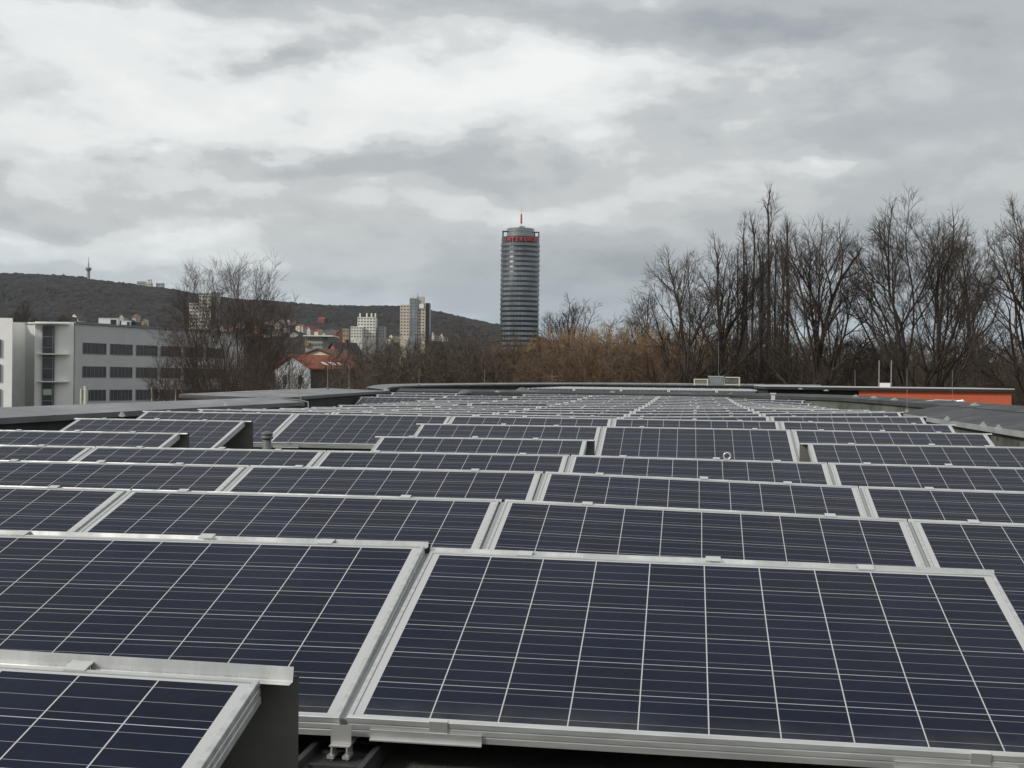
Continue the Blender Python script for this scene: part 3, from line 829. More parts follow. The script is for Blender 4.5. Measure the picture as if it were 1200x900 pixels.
# --- round tower
def round_tower():
    D = 1100.0
    c = at(608, 440, D)
    R = D*22.2/F
    root = empty("round_tower", (c.x, c.y, 0), "tall round glass office tower with red sign and antenna on the skyline", "tower")
    M_DARKB = mat("tower_dark_band", (.030, .034, .037), .35, .2, var=.15, scale=.1)
    M_LIGHTB = mat("tower_glass_band", (.21, .23, .245), .22, .75, var=.35, scale=.16, stretch=(1, 1, .25), rvar=.06)
    M_CROWN = mat("tower_crown_panel", (.25, .265, .268), .3, .6, var=.15, scale=.12)
    M_REDS = mat("red_sign_letters", (.52, .05, .04), .5)
    zt = at(608, 279, D).z
    b = MB(); b.lathe([(0, R), (zt, R), (zt+.4, R*.97)], 72); b.build("core", M_DARKB, root, True)
    pitch = 5.75*D/F
    z = at(608, 286.4, D).z
    k = 0
    while z > 4:
        z0 = z - pitch*.55
        b = MB(); b.lathe([(z0, R+.02), (z0, R+.35), (z, R+.35), (z, R+.02)], 72)
        for i in range(36):
            a = 2*math.pi*i/36; ca, sa = math.cos(a), math.sin(a)
            M = Matrix.Translation((0, 0, 0)) @ Matrix.Rotation(a, 4, 'Z')
            b.m = 1; b.box((R+.34, -.10, z0+.05), (R+.46, .10, z-.05), M); b.m = 0
        b.build("window_band", [M_LIGHTB, M_DARKB], root)
        z -= pitch; k += 1
    # dark lift strip of unlit bays low on the left side
    # crown
    rc = D*16.2/F; zc = at(608, 268.5, D).z
    b = MB(); b.lathe([(zt+.3, rc), (zc-4.2, rc), (zc-4.2, rc-.5), (zc-2.8, rc-.5), (zc-2.8, rc), (zc, rc)], 48)
    b.build("crown", M_CROWN, root)
    b = MB(); b.lathe([(zc+.01, rc*.5), (zc+.7, rc*.5)], 32); b.box((-1, -2, zc+.7), (3.5, 2, zc+2.2)); b.build("plant_room", M_CROWN, root)
    for i, (px, y0, y1, w) in enumerate(((590.5, 271, 278.5, 5.0), (627, 272, 277.5, 4.2))):
        p = at(px, 440, D); h0 = at(px, y1, D).z; h1 = at(px, y0, D).z
        b = MB(); t = .55; x = p.x-c.x; y = p.y-c.y; w2 = w/2
        for sx in (-w2, w2-t):
            for sy in (-w2, w2-t): b.box((x+sx, y+sy, h0-.1), (x+sx+t, y+sy+t, h1))
        b.box((x-w2-.05, y-w2-.05, h1-t), (x+w2+.05, y+w2+.05, h1+.1)); b.box((x-w2-.05, y-w2-.05, h0-t), (x+w2+.05, y+w2+.05, h0+.1))
        s = 1 if x < 0 else -1
        b.box((min(x, x+s*4), y-.5, h0-1.0), (max(x, x+s*4), y+.5, h0-.3))
        b.build("facade_hoist", M_DARKB, root)
    # lettering that follows the curve
    txt = "INTERSHOP"
    step = 2*math.asin(min(1, .80))/ (len(txt))
    face = math.atan2(-c.y, -c.x) + .03
    zl = at(608, 284.8, D).z; hl = 4.7*D/F
    mb = MB()
    for i, ch in enumerate(txt):
        cu = bpy.data.curves.new("letter", 'FONT'); cu.body = ch; cu.size = hl*1.36; cu.align_x = 'CENTER'; cu.extrude = .35
        cu.offset = .12
        to = bpy.data.objects.new("letter", cu); col.objects.link(to)
        me = to.to_mesh()
        a = face + (i - (len(txt)-1)/2)*step
        M = Matrix.Rotation(a + math.pi/2, 4, 'Z') @ Matrix.Translation((0, -(R+.9), zl)) @ Matrix.Rotation(math.pi/2, 4, 'X') @ Matrix.Diagonal((.86, 1, 1, 1))
        mb.quads([M @ v.co for v in me.vertices], [tuple(p.vertices) for p in me.polygons])
        to.to_mesh_clear(); bpy.data.objects.remove(to); bpy.data.curves.remove(cu)
    mb.build("lettering", M_REDS, root)
    zs = zc + 1.6
    pa = at(611, 261, D); b = MB(); x, y = pa.x-c.x+.0, pa.y-c.y
    y = 0
    b.tube([(x, y, zs), (x, y, at(611, 261, D).z)], .45, 8); b.m = 1; b.tube([(x, y, at(611, 262, D).z), (x, y, at(611, 251, D).z)], [.9, .7], 8); b.m = 0
    b.tube([(x, y, at(611, 251.5, D).z), (x, y, at(611, 238, D).z)], [.28, .15], 6)
    b.build("antenna", [mat("pale_mast", (.6, .6, .6), .5), mat("red_mast", (.45, .06, .05), .6)], root)
round_tower()

# --- towers and blocks of the town
M_WHITEB = mat("white_plaster", (.66, .65, .58), .85, var=.08, scale=.1)
M_BEIGE = mat("beige_cladding", (.60, .52, .42), .8, var=.1, scale=.1)
M_BLUEG = mat("blue_grey_glass", (.26, .285, .30), .25, .4, var=.3, scale=.12)
M_GLASSF = mat("far_window_glass", (.11, .11, .105), .3)
def slab(root, name, px0, px1, py0, py1, d, depth, m, win=None, dy=0.0, below=70):
    """box-shaped part facing the viewer; returns the part; win = (columns, rows)"""
    a = at(px0, py0, d); c = at(px1, py1, d)
    ang = math.atan2((at(px1, 440, d)-at(px0, 440, d)).y, (at(px1, 440, d)-at(px0, 440, d)).x)
    w = (at(px1, 440, d)-at(px0, 440, d)).length
    M = T(a.x, a.y, 0, ang)
    z1, z0 = a.z, max(0, c.z-below)
    b = MB(); b.box((0, dy, z0), (w, depth, z1)); o = b.build(name, m, root, M=root.matrix_world.inverted() @ M)
    if win:
        nc, nr = win; zb = c.z
        cw = w/nc; rh = (z1-zb)/nr
        for r in range(nr):
            for k in range(nc):
                g = MB(); g.box((cw*(k+.22), dy-.08, zb+rh*(r+.25)), (cw*(k+.78), dy-.01, zb+rh*(r+.72))); g.build("window", M_GLASSF, o)
    return o
p = at(238, 440, 850); o = empty("apartment_tower", (p.x, p.y, 0), "white stepped apartment tower seen through the bare left tree", "building")
slab(o, "low_wing", 222, 233, 355, 388, 850, 14, M_WHITEB, (3, 8)); slab(o, "high_wing", 233, 247, 345.5, 388, 850, 14, M_WHITEB, (4, 10)); slab(o, "stair_shaft", 247.2, 253.5, 342, 388, 852, 12, M_BLUEG, (1, 10)); slab(o, "roof_cap", 233.4, 246.8, 343.5, 345.4, 852, 10, M_BLUEG, None, below=0)
p = at(425, 440, 1150); o = empty("apartment_block", (p.x, p.y, 0), "cream stepped apartment block with roof stacks left of the beige high-rise", "building")
slab(o, "low_wing", 411, 424, 382.5, 396, 1150, 16, M_WHITEB, (4, 4)); slab(o, "high_wing", 419, 440, 371.5, 396, 1165, 16, M_WHITEB, (6, 7)); slab(o, "side_wing", 444, 451, 382.5, 396, 1170, 14, mat("grey_plaster", (.33, .34, .33), .85), (2, 4))
for px in (421, 429, 434.5, 439): slab(o, "roof_stack", px, px+1.6, 367, 371.5, 1170, 2, M_WHITEB, None, below=0)
p = at(486, 440, 1250); o = empty("high_rise", (p.x, p.y, 0), "beige and glass high-rise with square blue emblem and roof mast", "building")
slab(o, "left_wing", 469, 480, 357, 394, 1250, 18, M_BEIGE, (3, 10)); slab(o, "glass_shaft", 480, 489.5, 349.5, 394, 1248, 18, M_BLUEG, (2, 12)); slab(o, "right_wing", 490, 498.5, 354.5, 394, 1250, 18, M_BEIGE, (2, 11)); slab(o, "dark_side", 498.7, 503.5, 355, 394, 1256, 18, mat("dark_glass_wall", (.05, .055, .06), .3), None)
slab(o, "plant_room", 488, 497, 347.5, 354.4, 1256, 10, mat("grey_plant_room", (.42, .42, .40), .8), None, below=0); slab(o, "roof_box", 480.5, 484.5, 346, 349.4, 1254, 8, M_WHITEB, None, below=0)
e = slab(o, "emblem_board", 491, 496.6, 356, 361.5, 1249, .6, mat("white_board", (.75, .77, .78), .6), None, below=0)
q0 = at(493.8, 358.7, 1248.4); q = q0 - p; b = MB()
b.tube([q + Vector((math.cos(t)*1.25, 0, z_)) for t, z_ in [(2*math.pi*k/16, math.sin(2*math.pi*k/16)*1.5) for k in range(17)]], .38, 6, False); em = b.build("emblem", mat("blue_emblem", (.06, .14, .30), .5), e)
em.matrix_parent_inverse = e.matrix_local.inverted()
t0, t1 = at(489.6, 347, 1256)-p, at(489.8, 329, 1256)-p
b = MB(); b.tube([t0, t0.lerp(t1, .6), t1], [.55, .4, .2], 6); b.build("mast", M_PIPE, o)
# TV tower on the hill
D = 2600; p = at(103.5, 338, D); o = empty("radio_tower", (p.x, p.y, at(103.5, 345, D).z - 6), "slim radio tower with a flared platform standing on the wooded ridge", "tower")
zz = lambda y: at(103.5, y, D).z - o.location.z
b = MB(); b.lathe([(0, 3.6), (zz(330), 3.2), (zz(317.5), 3.0)], 12); b.build("shaft", mat("radio_tower_concrete", (.26, .26, .26), .8), o)
b = MB(); b.lathe([(zz(318), 3.2), (zz(315.5), 5.8), (zz(314), 5.8), (zz(313.5), 3)], 14); b.build("platform", mat("radio_tower_platform", (.2, .2, .21), .7), o)
b = MB(); b.lathe([(zz(314), 1.6), (zz(308), 1.3), (zz(307.9), .7), (zz(300.5), .4)], 8); b.build("mast", mat("radio_mast", (.34, .30, .30), .7), o)
# restaurant on the ridge
p = at(176, 337, 2500); o = empty("hilltop_restaurant", (p.x, p.y, 0), "pale hilltop building with a small turret on the wooded ridge", "building")
slab(o, "left_wing", 160.5, 170, 329.5, 334.5, 2600, 14, mat("pale_blue_wall", (.34, .38, .40), .8), (4, 1), below=22); slab(o, "middle_wing", 170, 177, 331.5, 335.5, 2600, 14, M_BEIGE, (3, 1), below=22); slab(o, "turret", 173, 176.5, 327, 333, 2602, 10, M_WHITEB, (1, 2), below=20); slab(o, "right_wing", 183, 191, 331.5, 335.5, 2610, 12, mat("pale_blue_wall", (.34, .38, .40), .8), (3, 1), below=22)

# gabled houses
def house(px, pyb, d, w, l, eave, ridge, yaw, mw, mr, label, wins=(3, 2), name="house", base=None, skylights=0, chimney=True):
    p = at(px, pyb, d); z0 = p.z if base is None else base
    root = empty(name, T(p.x, p.y, z0, YAW + yaw), label, "house")
    b = MB(); b.box((-w/2, -l/2, -8), (w/2, l/2, eave)); 
    b.face([(-w/2, -l/2, eave), (w/2, -l/2, eave), (0, -l/2, ridge)]); b.face([(w/2, l/2, eave), (-w/2, l/2, eave), (0, l/2, ridge)])
    b.build("wall", mw, root)
    r = MB(); o_ = .45; s = (ridge-eave)/(w/2)
    for sx in (-1, 1):
        A = [Vector((sx*(w/2+o_), -l/2-o_, eave-o_*s+.06)), Vector((sx*(w/2+o_), l/2+o_, eave-o_*s+.06)), Vector((0, l/2+o_, ridge+.06)), Vector((0, -l/2-o_, ridge+.06))]
        B = [v + Vector((0, 0, .25)) for v in A]
        r.quads(A+B, [(0,1,2,3),(7,6,5,4),(0,4,5,1),(1,5,6,2),(3,7,4,0)])
    ro = r.build("roof", mr, root)
    if chimney:
        c = MB(); c.box((w*.12, -.4, ridge-1.6), (w*.12+.7, .4, ridge+1.0)); c.build("chimney", M_TILED, ro)
    for k in range(skylights):
        y = -l*.3 + k*l*.16
        g = MB(); x0, x1 = w*.16, w*.30
        g.face([(x0, y, ridge - x0*s+.36), (x1, y, ridge-x1*s+.36), (x1, y+1.0, ridge-x1*s+.36), (x0, y+1.0, ridge-x0*s+.36)]); g.build("skylight", mat("skylight_glass", (.6, .62, .64), .2, .5), ro)
    nc, nr = wins
    for r_ in range(nr):
        z = .9 + r_*2.8
        if z + 1.4 > eave + .3: break
        for k in range(nc):
            x = -w/2 + w*(k+.5)/nc
            g = MB(); g.box((x-.5, -l/2-.06, z), (x+.5, -l/2-.008, z+1.35)); g.build("window", M_GLASSD, root)
        for k in range(max(2, int(l/3.4))):
            y = -l/2 + l*(k+.5)/max(2, int(l/3.4))
            for sx in (-1, 1):
                g = MB(); x = sx*w/2; g.box((min(x+sx*.008, x+sx*.06), y-.5, z), (max(x+sx*.008, x+sx*.06), y+.5, z+1.35)); g.build("window", M_GLASSD, root)
    return root
M_DULLB = mat('dull_brick', (.16, .06, .045), .9)
M_GREYW = mat("pale_blue_plaster", (.50, .53, .55), .85, var=.08, scale=.4)
M_CREAM = mat("cream_plaster", (.62, .55, .40), .85, var=.06, scale=.4)
M_DARKW = mat("dark_shingle_wall", (.07, .06, .062), .85, var=.3, scale=1.2)
M_REDW = mat("red_brick_wall", (.34, .075, .04), .85, var=.2, scale=1)
# the red-roofed house: white gable and dark long side
def red_house():
    d = 197.0; w, l = 9.8, 9.6; ang = YAW + math.radians(44)
    C = at(364, 440, d)
    root = empty("red_roofed_house", T(C.x, C.y, 0, ang), "red-roofed house with pale gable and dark boarded long side", "house")
    ze = at(364, 432.5, d).z; zr = at(327, 417.5, d+6).z; sl = (zr-ze)/(w/2)
    b = MB(); b.face([(0, w, 0), (0, 0, 0), (0, 0, ze), (0, w/2, zr), (0, w, ze)]); b.face([(l, 0, 0), (l, w, 0), (l, w, ze), (l, w/2, zr), (l, 0, ze)]); b.face([(l, w, 0), (0, w, 0), (0, w, ze), (l, w, ze)])
    b.build("gable_wall", M_GREYW, root)
    b = MB(); b.face([(0.01, .01, 0), (l-.01, .01, 0), (l-.01, .01, ze), (.01, .01, ze)]); b.build("side_wall", M_DARKW, root)
    r = MB(); o_ = .5
    for sg in (0, 1):
        ye = -o_ if sg == 0 else w+o_
        A = [Vector((-o_, ye, ze-o_*sl+.08)), Vector((l+o_, ye, ze-o_*sl+.08)), Vector((l+o_, w/2, zr+.08)), Vector((-o_, w/2, zr+.08))]
        r.quads(A + [v+Vector((0, 0, .22)) for v in A], [(3,2,1,0),(4,5,6,7),(0,1,5,4),(1,2,6,5),(2,3,7,6),(3,0,4,7)])
    ro = r.build("roof", M_TILE, root)
    for k in range(3):
        b = MB(); x = 3.3+k*1.5; y0, y1 = .9, 2.0
        b.quads([Vector((x, y0, ze+y0*sl+.34)), Vector((x+.75, y0, ze+y0*sl+.34)), Vector((x+.75, y1, ze+y1*sl+.34)), Vector((x, y1, ze+y1*sl+.34)), Vector((x, y0, ze+y0*sl+.2)), Vector((x+.75, y0, ze+y0*sl+.2)), Vector((x+.75, y1, ze+y1*sl+.2)), Vector((x, y1, ze+y1*sl+.2))], [(0,1,2,3),(4,5,1,0),(5,6,2,1),(6,7,3,2),(7,4,0,3)])
        b.build("skylight", mat("skylight_pane", (.65, .66, .68), .25), ro)
    for zz_ in (ze-2.4, ze-5.2):
        for y in (2.2, 6.4):
            g = MB(); g.box((-.06, y, zz_), (-.008, y+1.1, zz_+1.4)); g.build("window", M_GLASSD, root)
red_house()
house(389, 447, 228, 9.6, 14, 3.2, 5.0, -.22, M_CREAM, M_TILED, "cream gabled house behind the red roof, brown tiles", (3, 1), base=at(391, 423, 228).z - 3.2)
house(403, 420, 330, 6.0, 7.5, 3.4, 6.6, -.75, M_REDW, M_SLATE, "brick-red house with steep dark roof behind the cream gable", (3, 2), base=at(404, 419, 330).z - 3.0)
p = at(373, 400, 330); o = empty("flat_pavilion", (p.x, p.y, 0), "white flat-roofed school-like block left of the brick-red house", "building")
slab(o, "wall", 358, 378, 394.5, 407, 330, 10, mat("grey_green_wall", (.30, .32, .30), .8), (8, 2)); slab(o, "roof", 355, 390, 392.6, 394.4, 329, 12, M_WHITEB, None, below=0); slab(o, "orange_panel", 357, 362, 401, 406, 329.4, .5, mat("ochre_panel", (.30, .16, .05), .8), None, below=0)
# church
p = at(405.5, 400, 1000); o = empty("church", (p.x, p.y, 0), "yellow church tower with pointed dark spire left of the cream apartment block", "church")
slab(o, "tower", 401.5, 408.5, 385, 396, 1000, 5.5, mat("yellow_plaster", (.33, .27, .17), .85), (2, 2))
sp = at(405, 385, 1002.5) - p; b = MB(); b.lathe([(sp.z, 3.4), (sp.z+1.2, 3.0), (sp.z+4.5, 1.9), (sp.z+5.2, 2.1), (sp.z+7, 1.0), (at(405, 367, 1002).z - p.z*0, .12)], 8, (sp.x, sp.y, 0)); b.build("spire", M_SLATE, o)
slab(o, "nave", 396.5, 401.3, 388.5, 396, 1001, 12, M_DULLB, None)
# small houses on the slopes and in the valley
VILL = [(316, 377, "w", "r"), (327, 379, "w", "r"), (300, 383, "o", "r"), (332, 375, "w", "s"), (336, 382, "w", "r"), (341, 376, "w", "r"), (352, 382, "c", "r"), (358, 383, "w", "r"), (366, 385, "w", "r"), (374, 387, "c", "r"), (383, 389, "w", "s"), (389, 388, "w", "s"), (397, 390, "r", "r"), (145, 371, "w", "s"), (160, 371, "w", "r"), (170, 376, "c", "r"), (96, 374, "w", "s"), (91, 369, "c", "s"), (262, 384, "c", "r"), (272, 386, "o", "r"), (283, 379, "w", "r"), (290, 388, "w", "r"), (378, 373, "r", "r"), (312, 392, "c", "r"), (324, 389, "w", "r"), (345, 390, "w", "s"), (456, 398, "w", "s"), (511, 391, "w", "s"), (520, 393, "w", "s"), (462, 394, "c", "s")]
WN = {"w": mat("house_plaster", (.42, .40, .36), .85, var=.1, scale=.1), "c": M_CREAM, "o": mat("ochre_plaster", (.5, .28, .1), .85), "r": M_DULLB}
WT = {"w": "white", "c": "cream", "o": "ochre", "r": "red"}; RT = {"r": ("red", mat("old_red_tiles", (.17, .055, .035), .9, var=.3, scale=.5)), "s": ("dark", M_SLATE)}
def near_word(px, py):
    marks = [(103, "the radio tower"), (176, "the hilltop building"), (238, "the white apartment tower"), (340, "the white gable"), (391, "the cream gabled house"), (405, "the church spire"), (425, "the cream apartment block"), (486, "the beige high-rise")]
    return min(marks, key=lambda m: abs(m[0]-px))[1]
cnt = {}
VL = sorted(VILL)
for i, (px, py, wc, rc) in enumerate(VL):
    d = 1500
    for t_ in range(2, 100):
        hx_, hy_, hh_ = hill_point(px, t_/100); dd_ = HD0+(HD1-HD0)*t_/100
        if EZ*0 + hh_ >= at(px, py+6, dd_).z: d = dd_; break
    key = near_word(px, py); k = cnt.get(key, 0); cnt[key] = k+1
    lab = f"tiny {WT[wc]} {RT[rc][0]}-roofed house, {ORD[k]} from left near {key}"
    house(px, py+4, d, rnd.uniform(8, 11), rnd.uniform(9, 14), rnd.uniform(4.5, 7), rnd.uniform(8, 11), rnd.uniform(-1.2, 1.2), WN[wc], RT[rc][1], lab, (3, 2), "village_house", base=at(px, py+5.5, d).z)
p = at(853, 400, 420); o = empty("yellow_building", (p.x, p.y, 0), "narrow yellowish building glimpsed between the right-hand tree trunks", "building")
slab(o, "wall", 849, 857, 386, 410, 420, 8, M_CREAM, (2, 5)); slab(o, "roof", 848.6, 857.4, 384.8, 385.9, 419.6, 8.5, M_SLATE, None, below=0)

# ------------------------------------------------------------------ bare trees
M_BARK = mat("grey_brown_bark", (.048, .040, .033), .95, var=.35, scale=1.5)
M_TWIG = mat("dark_twigs", (.052, .039, .030), .95, var=.3, scale=.6)
M_BARKL = mat("reddish_bark", (.070, .054, .042), .95, var=.35, scale=1.5)
M_TWIGL = mat("reddish_twigs", (.066, .046, .034), .95, var=.35, scale=.5)
M_WILLOW = mat("ochre_willow_shoots", (.225, .140, .064), .9, var=.35, scale=.35)
M_WILLOWD = mat("dull_willow_shoots", (.138, .086, .050), .9, var=.4, scale=.35)
M_BRUSH = mat("brown_brush_twigs", (.080, .058, .041), .95, var=.4, scale=.35)
M_BRUSHD = mat("dark_brush_twigs", (.064, .047, .034), .95, var=.35, scale=.35)

class Grower:
    def __init__(self, seed, inside, twig_r=.014, up=.10, wob=.16):
        self.r = random.Random(seed); self.trunk = MB(); self.crown = MB(); self.inside = inside
        self.twig_r = twig_r; self.up = up; self.wob = wob
    def rv(self):
        r = self.r
        return Vector((r.gauss(0, 1), r.gauss(0, 1), r.gauss(0, 1)))
    def limb(self, p, d, L, r0, r1, seg, up=None, mb=None, n=4, clip=True):
        """returns the list of (point, direction, radius) along the limb"""
        up = self.up if up is None else up
        pts = [p.copy()]; rad = [r0]; dirs = [d.copy()]
        st = L/seg
        for i in range(seg):
            d = (d + self.rv()*self.wob*.5 + Vector((0, 0, up))).normalized()
            q = pts[-1] + d*st
            if clip and i > 0 and not self.inside(q): break
            pts.append(q); rad.append(r0 + (r1-r0)*(i+1)/seg); dirs.append(d.copy())
        if len(pts) > 1: mb.tube(pts, rad, n, False)
        return pts, dirs, rad
    def branch(self, p, d, L, r0, levels, mb):
        """levels: list of (children per metre or count, angle deg, length ratio, radius ratio)"""
        lv = levels[0]
        seg = lv.get("seg", 3)
        pts, dirs, rad = self.limb(p, d, L, r0, max(r0*lv.get("taper", .35), self.twig_r*.7), seg, lv.get("up"), mb, lv.get("n", 3))
        if len(levels) < 2 or len(pts) < 2: return
        nx = levels[1]; nch = lv["kids"]
        for k in range(nch):
            t = lv.get("t0", .15) + (1-lv.get("t0", .15))*(k+self.r.random())/nch
            f = t*(len(pts)-1); i = min(int(f), len(pts)-2); f -= i
            q = pts[i].lerp(pts[i+1], f); dd = dirs[i+1]
            ax = self.rv(); ax = (ax - dd*ax.dot(dd))
            if ax.length < 1e-3: continue
            ax.normalize(); a = math.radians(lv["ang"]*self.r.uniform(.65, 1.3))
            cd = dd*math.cos(a) + ax*math.sin(a)
            Lc = L*lv["ratio"]*self.r.uniform(.6, 1.15)*(1.15-.55*t)
            self.branch(q, cd, Lc, max(self.twig_r, (rad[i])*lv.get("rr", .5)), levels[1:], mb)

def ellipsoid(cx, cy, cz, rx, ry, rz, rough=.12, seed=0):
    def f(q):
        x, y, z = (q.x-cx)/rx, (q.y-cy)/ry, (q.z-cz)/rz
        if z < 0: z *= .8
        k = 1 + rough*2*mnoise.noise(Vector((q.x*.35+seed*7.1, q.y*.35, q.z*.35)))
        return x*x + y*y + z*z < k*k
    return f
class Wood:                                  # what a grown tree hands to place_tree
    def __init__(self): self.trunk = MB(); self.crown = MB()
def colonize(seed, pts, starts, step, di, dk, up=.12, wob=.18, iters=110):
    """space colonisation: branches grow step by step towards the free space of the crown (pts), so they never crowd"""
    R = np.random.default_rng(seed)
    P = np.array(pts, dtype=float)
    pos = []; par = []
    for ch in starts:
        p0 = ch[0] if isinstance(ch[0], int) else -1      # a chain may begin on an earlier node
        for k, p in enumerate(ch[1:] if isinstance(ch[0], int) else ch):
            pos.append(np.array(p, dtype=float)); par.append(p0 if k == 0 else len(pos)-2)
    nk = [0]*len(pos)
    for p in par:
        if p >= 0: nk[p] += 1
    alive = np.ones(len(P), bool); near = np.full(len(P), -1); dist = np.full(len(P), 1e9)
    new = list(range(len(pos)))
    for it in range(iters):
        A = np.array([pos[i] for i in new])
        idx = np.nonzero(alive)[0]
        if len(idx) == 0: break
        for c in range(0, len(A), 400):
            D = np.linalg.norm(P[idx][:, None, :] - A[None, c:c+400, :], axis=2)
            k = D.argmin(1); dm = D[np.arange(len(idx)), k]
            b = dm < dist[idx]
            dist[idx[b]] = dm[b]; near[idx[b]] = np.array(new)[c + k[b]]
        alive &= dist > dk
        act = np.nonzero(alive & (dist < di*(3.0 if it < 6 else 1.0)))[0]
        if len(act) == 0: break
        acc = {}
        for a in act:
            n = near[a]; v = P[a]-pos[n]; v = v/np.linalg.norm(v)
            if n in acc: acc[n] += v
            else: acc[n] = v.copy()
        new = []
        for n, v in acc.items():
            l = np.linalg.norm(v)
            if l < 1e-6 or nk[n] >= 3: continue
            d = v/l + np.array((0, 0, up)) + R.normal(0, wob, 3)
            if par[n] >= 0 and nk[n] == 0:
                q = pos[n]-pos[par[n]]; d = d + .8*q/np.linalg.norm(q)
            d /= np.linalg.norm(d)
            pos.append(pos[n] + d*step); par.append(n); new.append(len(pos)-1); nk[n] += 1; nk.append(0)
        if len(pos) > 16000: break
    return pos, par
def wood_from(pos, par, r_tip, r_base, expo, seed, twigs=2, twig_len=.8, twig_r=.008, sub=2, tw_up=.25, trunk_r=.11, twig_below=.045):
    R = random.Random(seed); w = Wood(); n = len(pos)
    kids = [[] for _ in range(n)]
    for i, p in enumerate(par):
        if p >= 0: kids[p].append(i)
    rad = [0.0]*n
    for i in range(n-1, -1, -1):
        rad[i] = r_tip if not kids[i] else sum(rad[k]**expo for k in kids[i])**(1/expo)
    k_ = r_base/max(rad); g = math.log(r_base/r_tip)/max(1e-6, math.log(max(rad)/r_tip))
    rad = [r_tip*(r/r_tip)**g for r in rad]
    P = [Vector(p) for p in pos]
    done = [i for i in range(n) if par[i] < 0]
    stack = list(done)
    while stack:
        s0 = stack.pop(); chain = [s0] if par[s0] < 0 else [par[s0], s0]; c = s0
        while kids[c]:
            ks = sorted(kids[c], key=lambda k: -rad[k]); stack += ks[1:]; c = ks[0]; chain.append(c)
        if len(chain) < 2: continue
        rr = [rad[q] for q in chain]
        if par[s0] >= 0: rr[0] = min(rr[0], rr[1]*1.15)
        if rr[0] > trunk_r:
            cut = next((q for q in range(len(rr)) if rr[q] < trunk_r*.6), len(rr)-1)
            cut = max(1, cut)
            w.trunk.tube([P[q] for q in chain[:cut+1]], rr[:cut+1], 8, False)
            if cut < len(chain)-1: w.crown.tube([P[q] for q in chain[cut:]], rr[cut:], 4, False)
        else:
            w.crown.tube([P[q] for q in chain], rr, 4 if rr[0] > .03 else 3, False)
    if twigs:
        for i in range(n):
            if rad[i] > twig_below or par[i] < 0: continue
            d0 = (P[i]-P[par[i]]).normalized()
            nt = twigs + (2 if not kids[i] else 0)
            if twigs < 1: nt = 1 if R.random() < twigs else 0
            for _ in range(int(nt)):
                d = (d0*.9 + Vector((R.gauss(0, .42), R.gauss(0, .42), R.gauss(0, .42)+tw_up))).normalized()
                L = twig_len*R.uniform(.55, 1.2)
                a = P[i]; m = a + d*L*.55; d2 = (d + Vector((R.gauss(0, .22), R.gauss(0, .22), .1))).normalized(); e = m + d2*L*.5
                w.crown.tube([a, m, e], [twig_r*1.25, twig_r, twig_r*.6], 3, False)
                for _s in range(sub):
                    q = a.lerp(m, R.uniform(.3, 1)) if R.random() < .5 else m.lerp(e, R.random()*.8)
                    d3 = (d + Vector((R.gauss(0, .6), R.gauss(0, .6), R.gauss(0, .6)+.1))).normalized()
                    w.crown.tube([q, q + d3*L*R.uniform(.3, .55)], [twig_r*.9, twig_r*.5], 3, False)
    return w
def crown_points(seed, n, H, W, z0, top=1.0, shape=2.2, core=.35, widest=.45, depth=1.0):
    """points inside a rounded crown between heights z0 and H; denser towards the outside"""
    R = np.random.default_rng(seed); out = []
    while len(out) < n:
        x, y, u = R.uniform(-1, 1), R.uniform(-1, 1), R.uniform(0, 1)
        # radius profile along the height
        if u < widest: pr = .42 + .58*math.sin(.5*math.pi*u/widest)
        else: pr = max(0, 1-((u-widest)/(1-widest))**shape)**(1/shape)
        a = math.atan2(y, x)
        pr *= 1 + .13*mnoise.noise(Vector((math.cos(a)*1.6+seed, math.sin(a)*1.6, u*4.0)))*2
        r = math.hypot(x, y)
        if r > pr: continue
        if R.random() > core + (1-core)*(max(r/max(pr, .01), u*.8))**1.5: continue
        out.append((x*W/2, y*W/2*depth, z0 + (H-z0)*u))
    return out
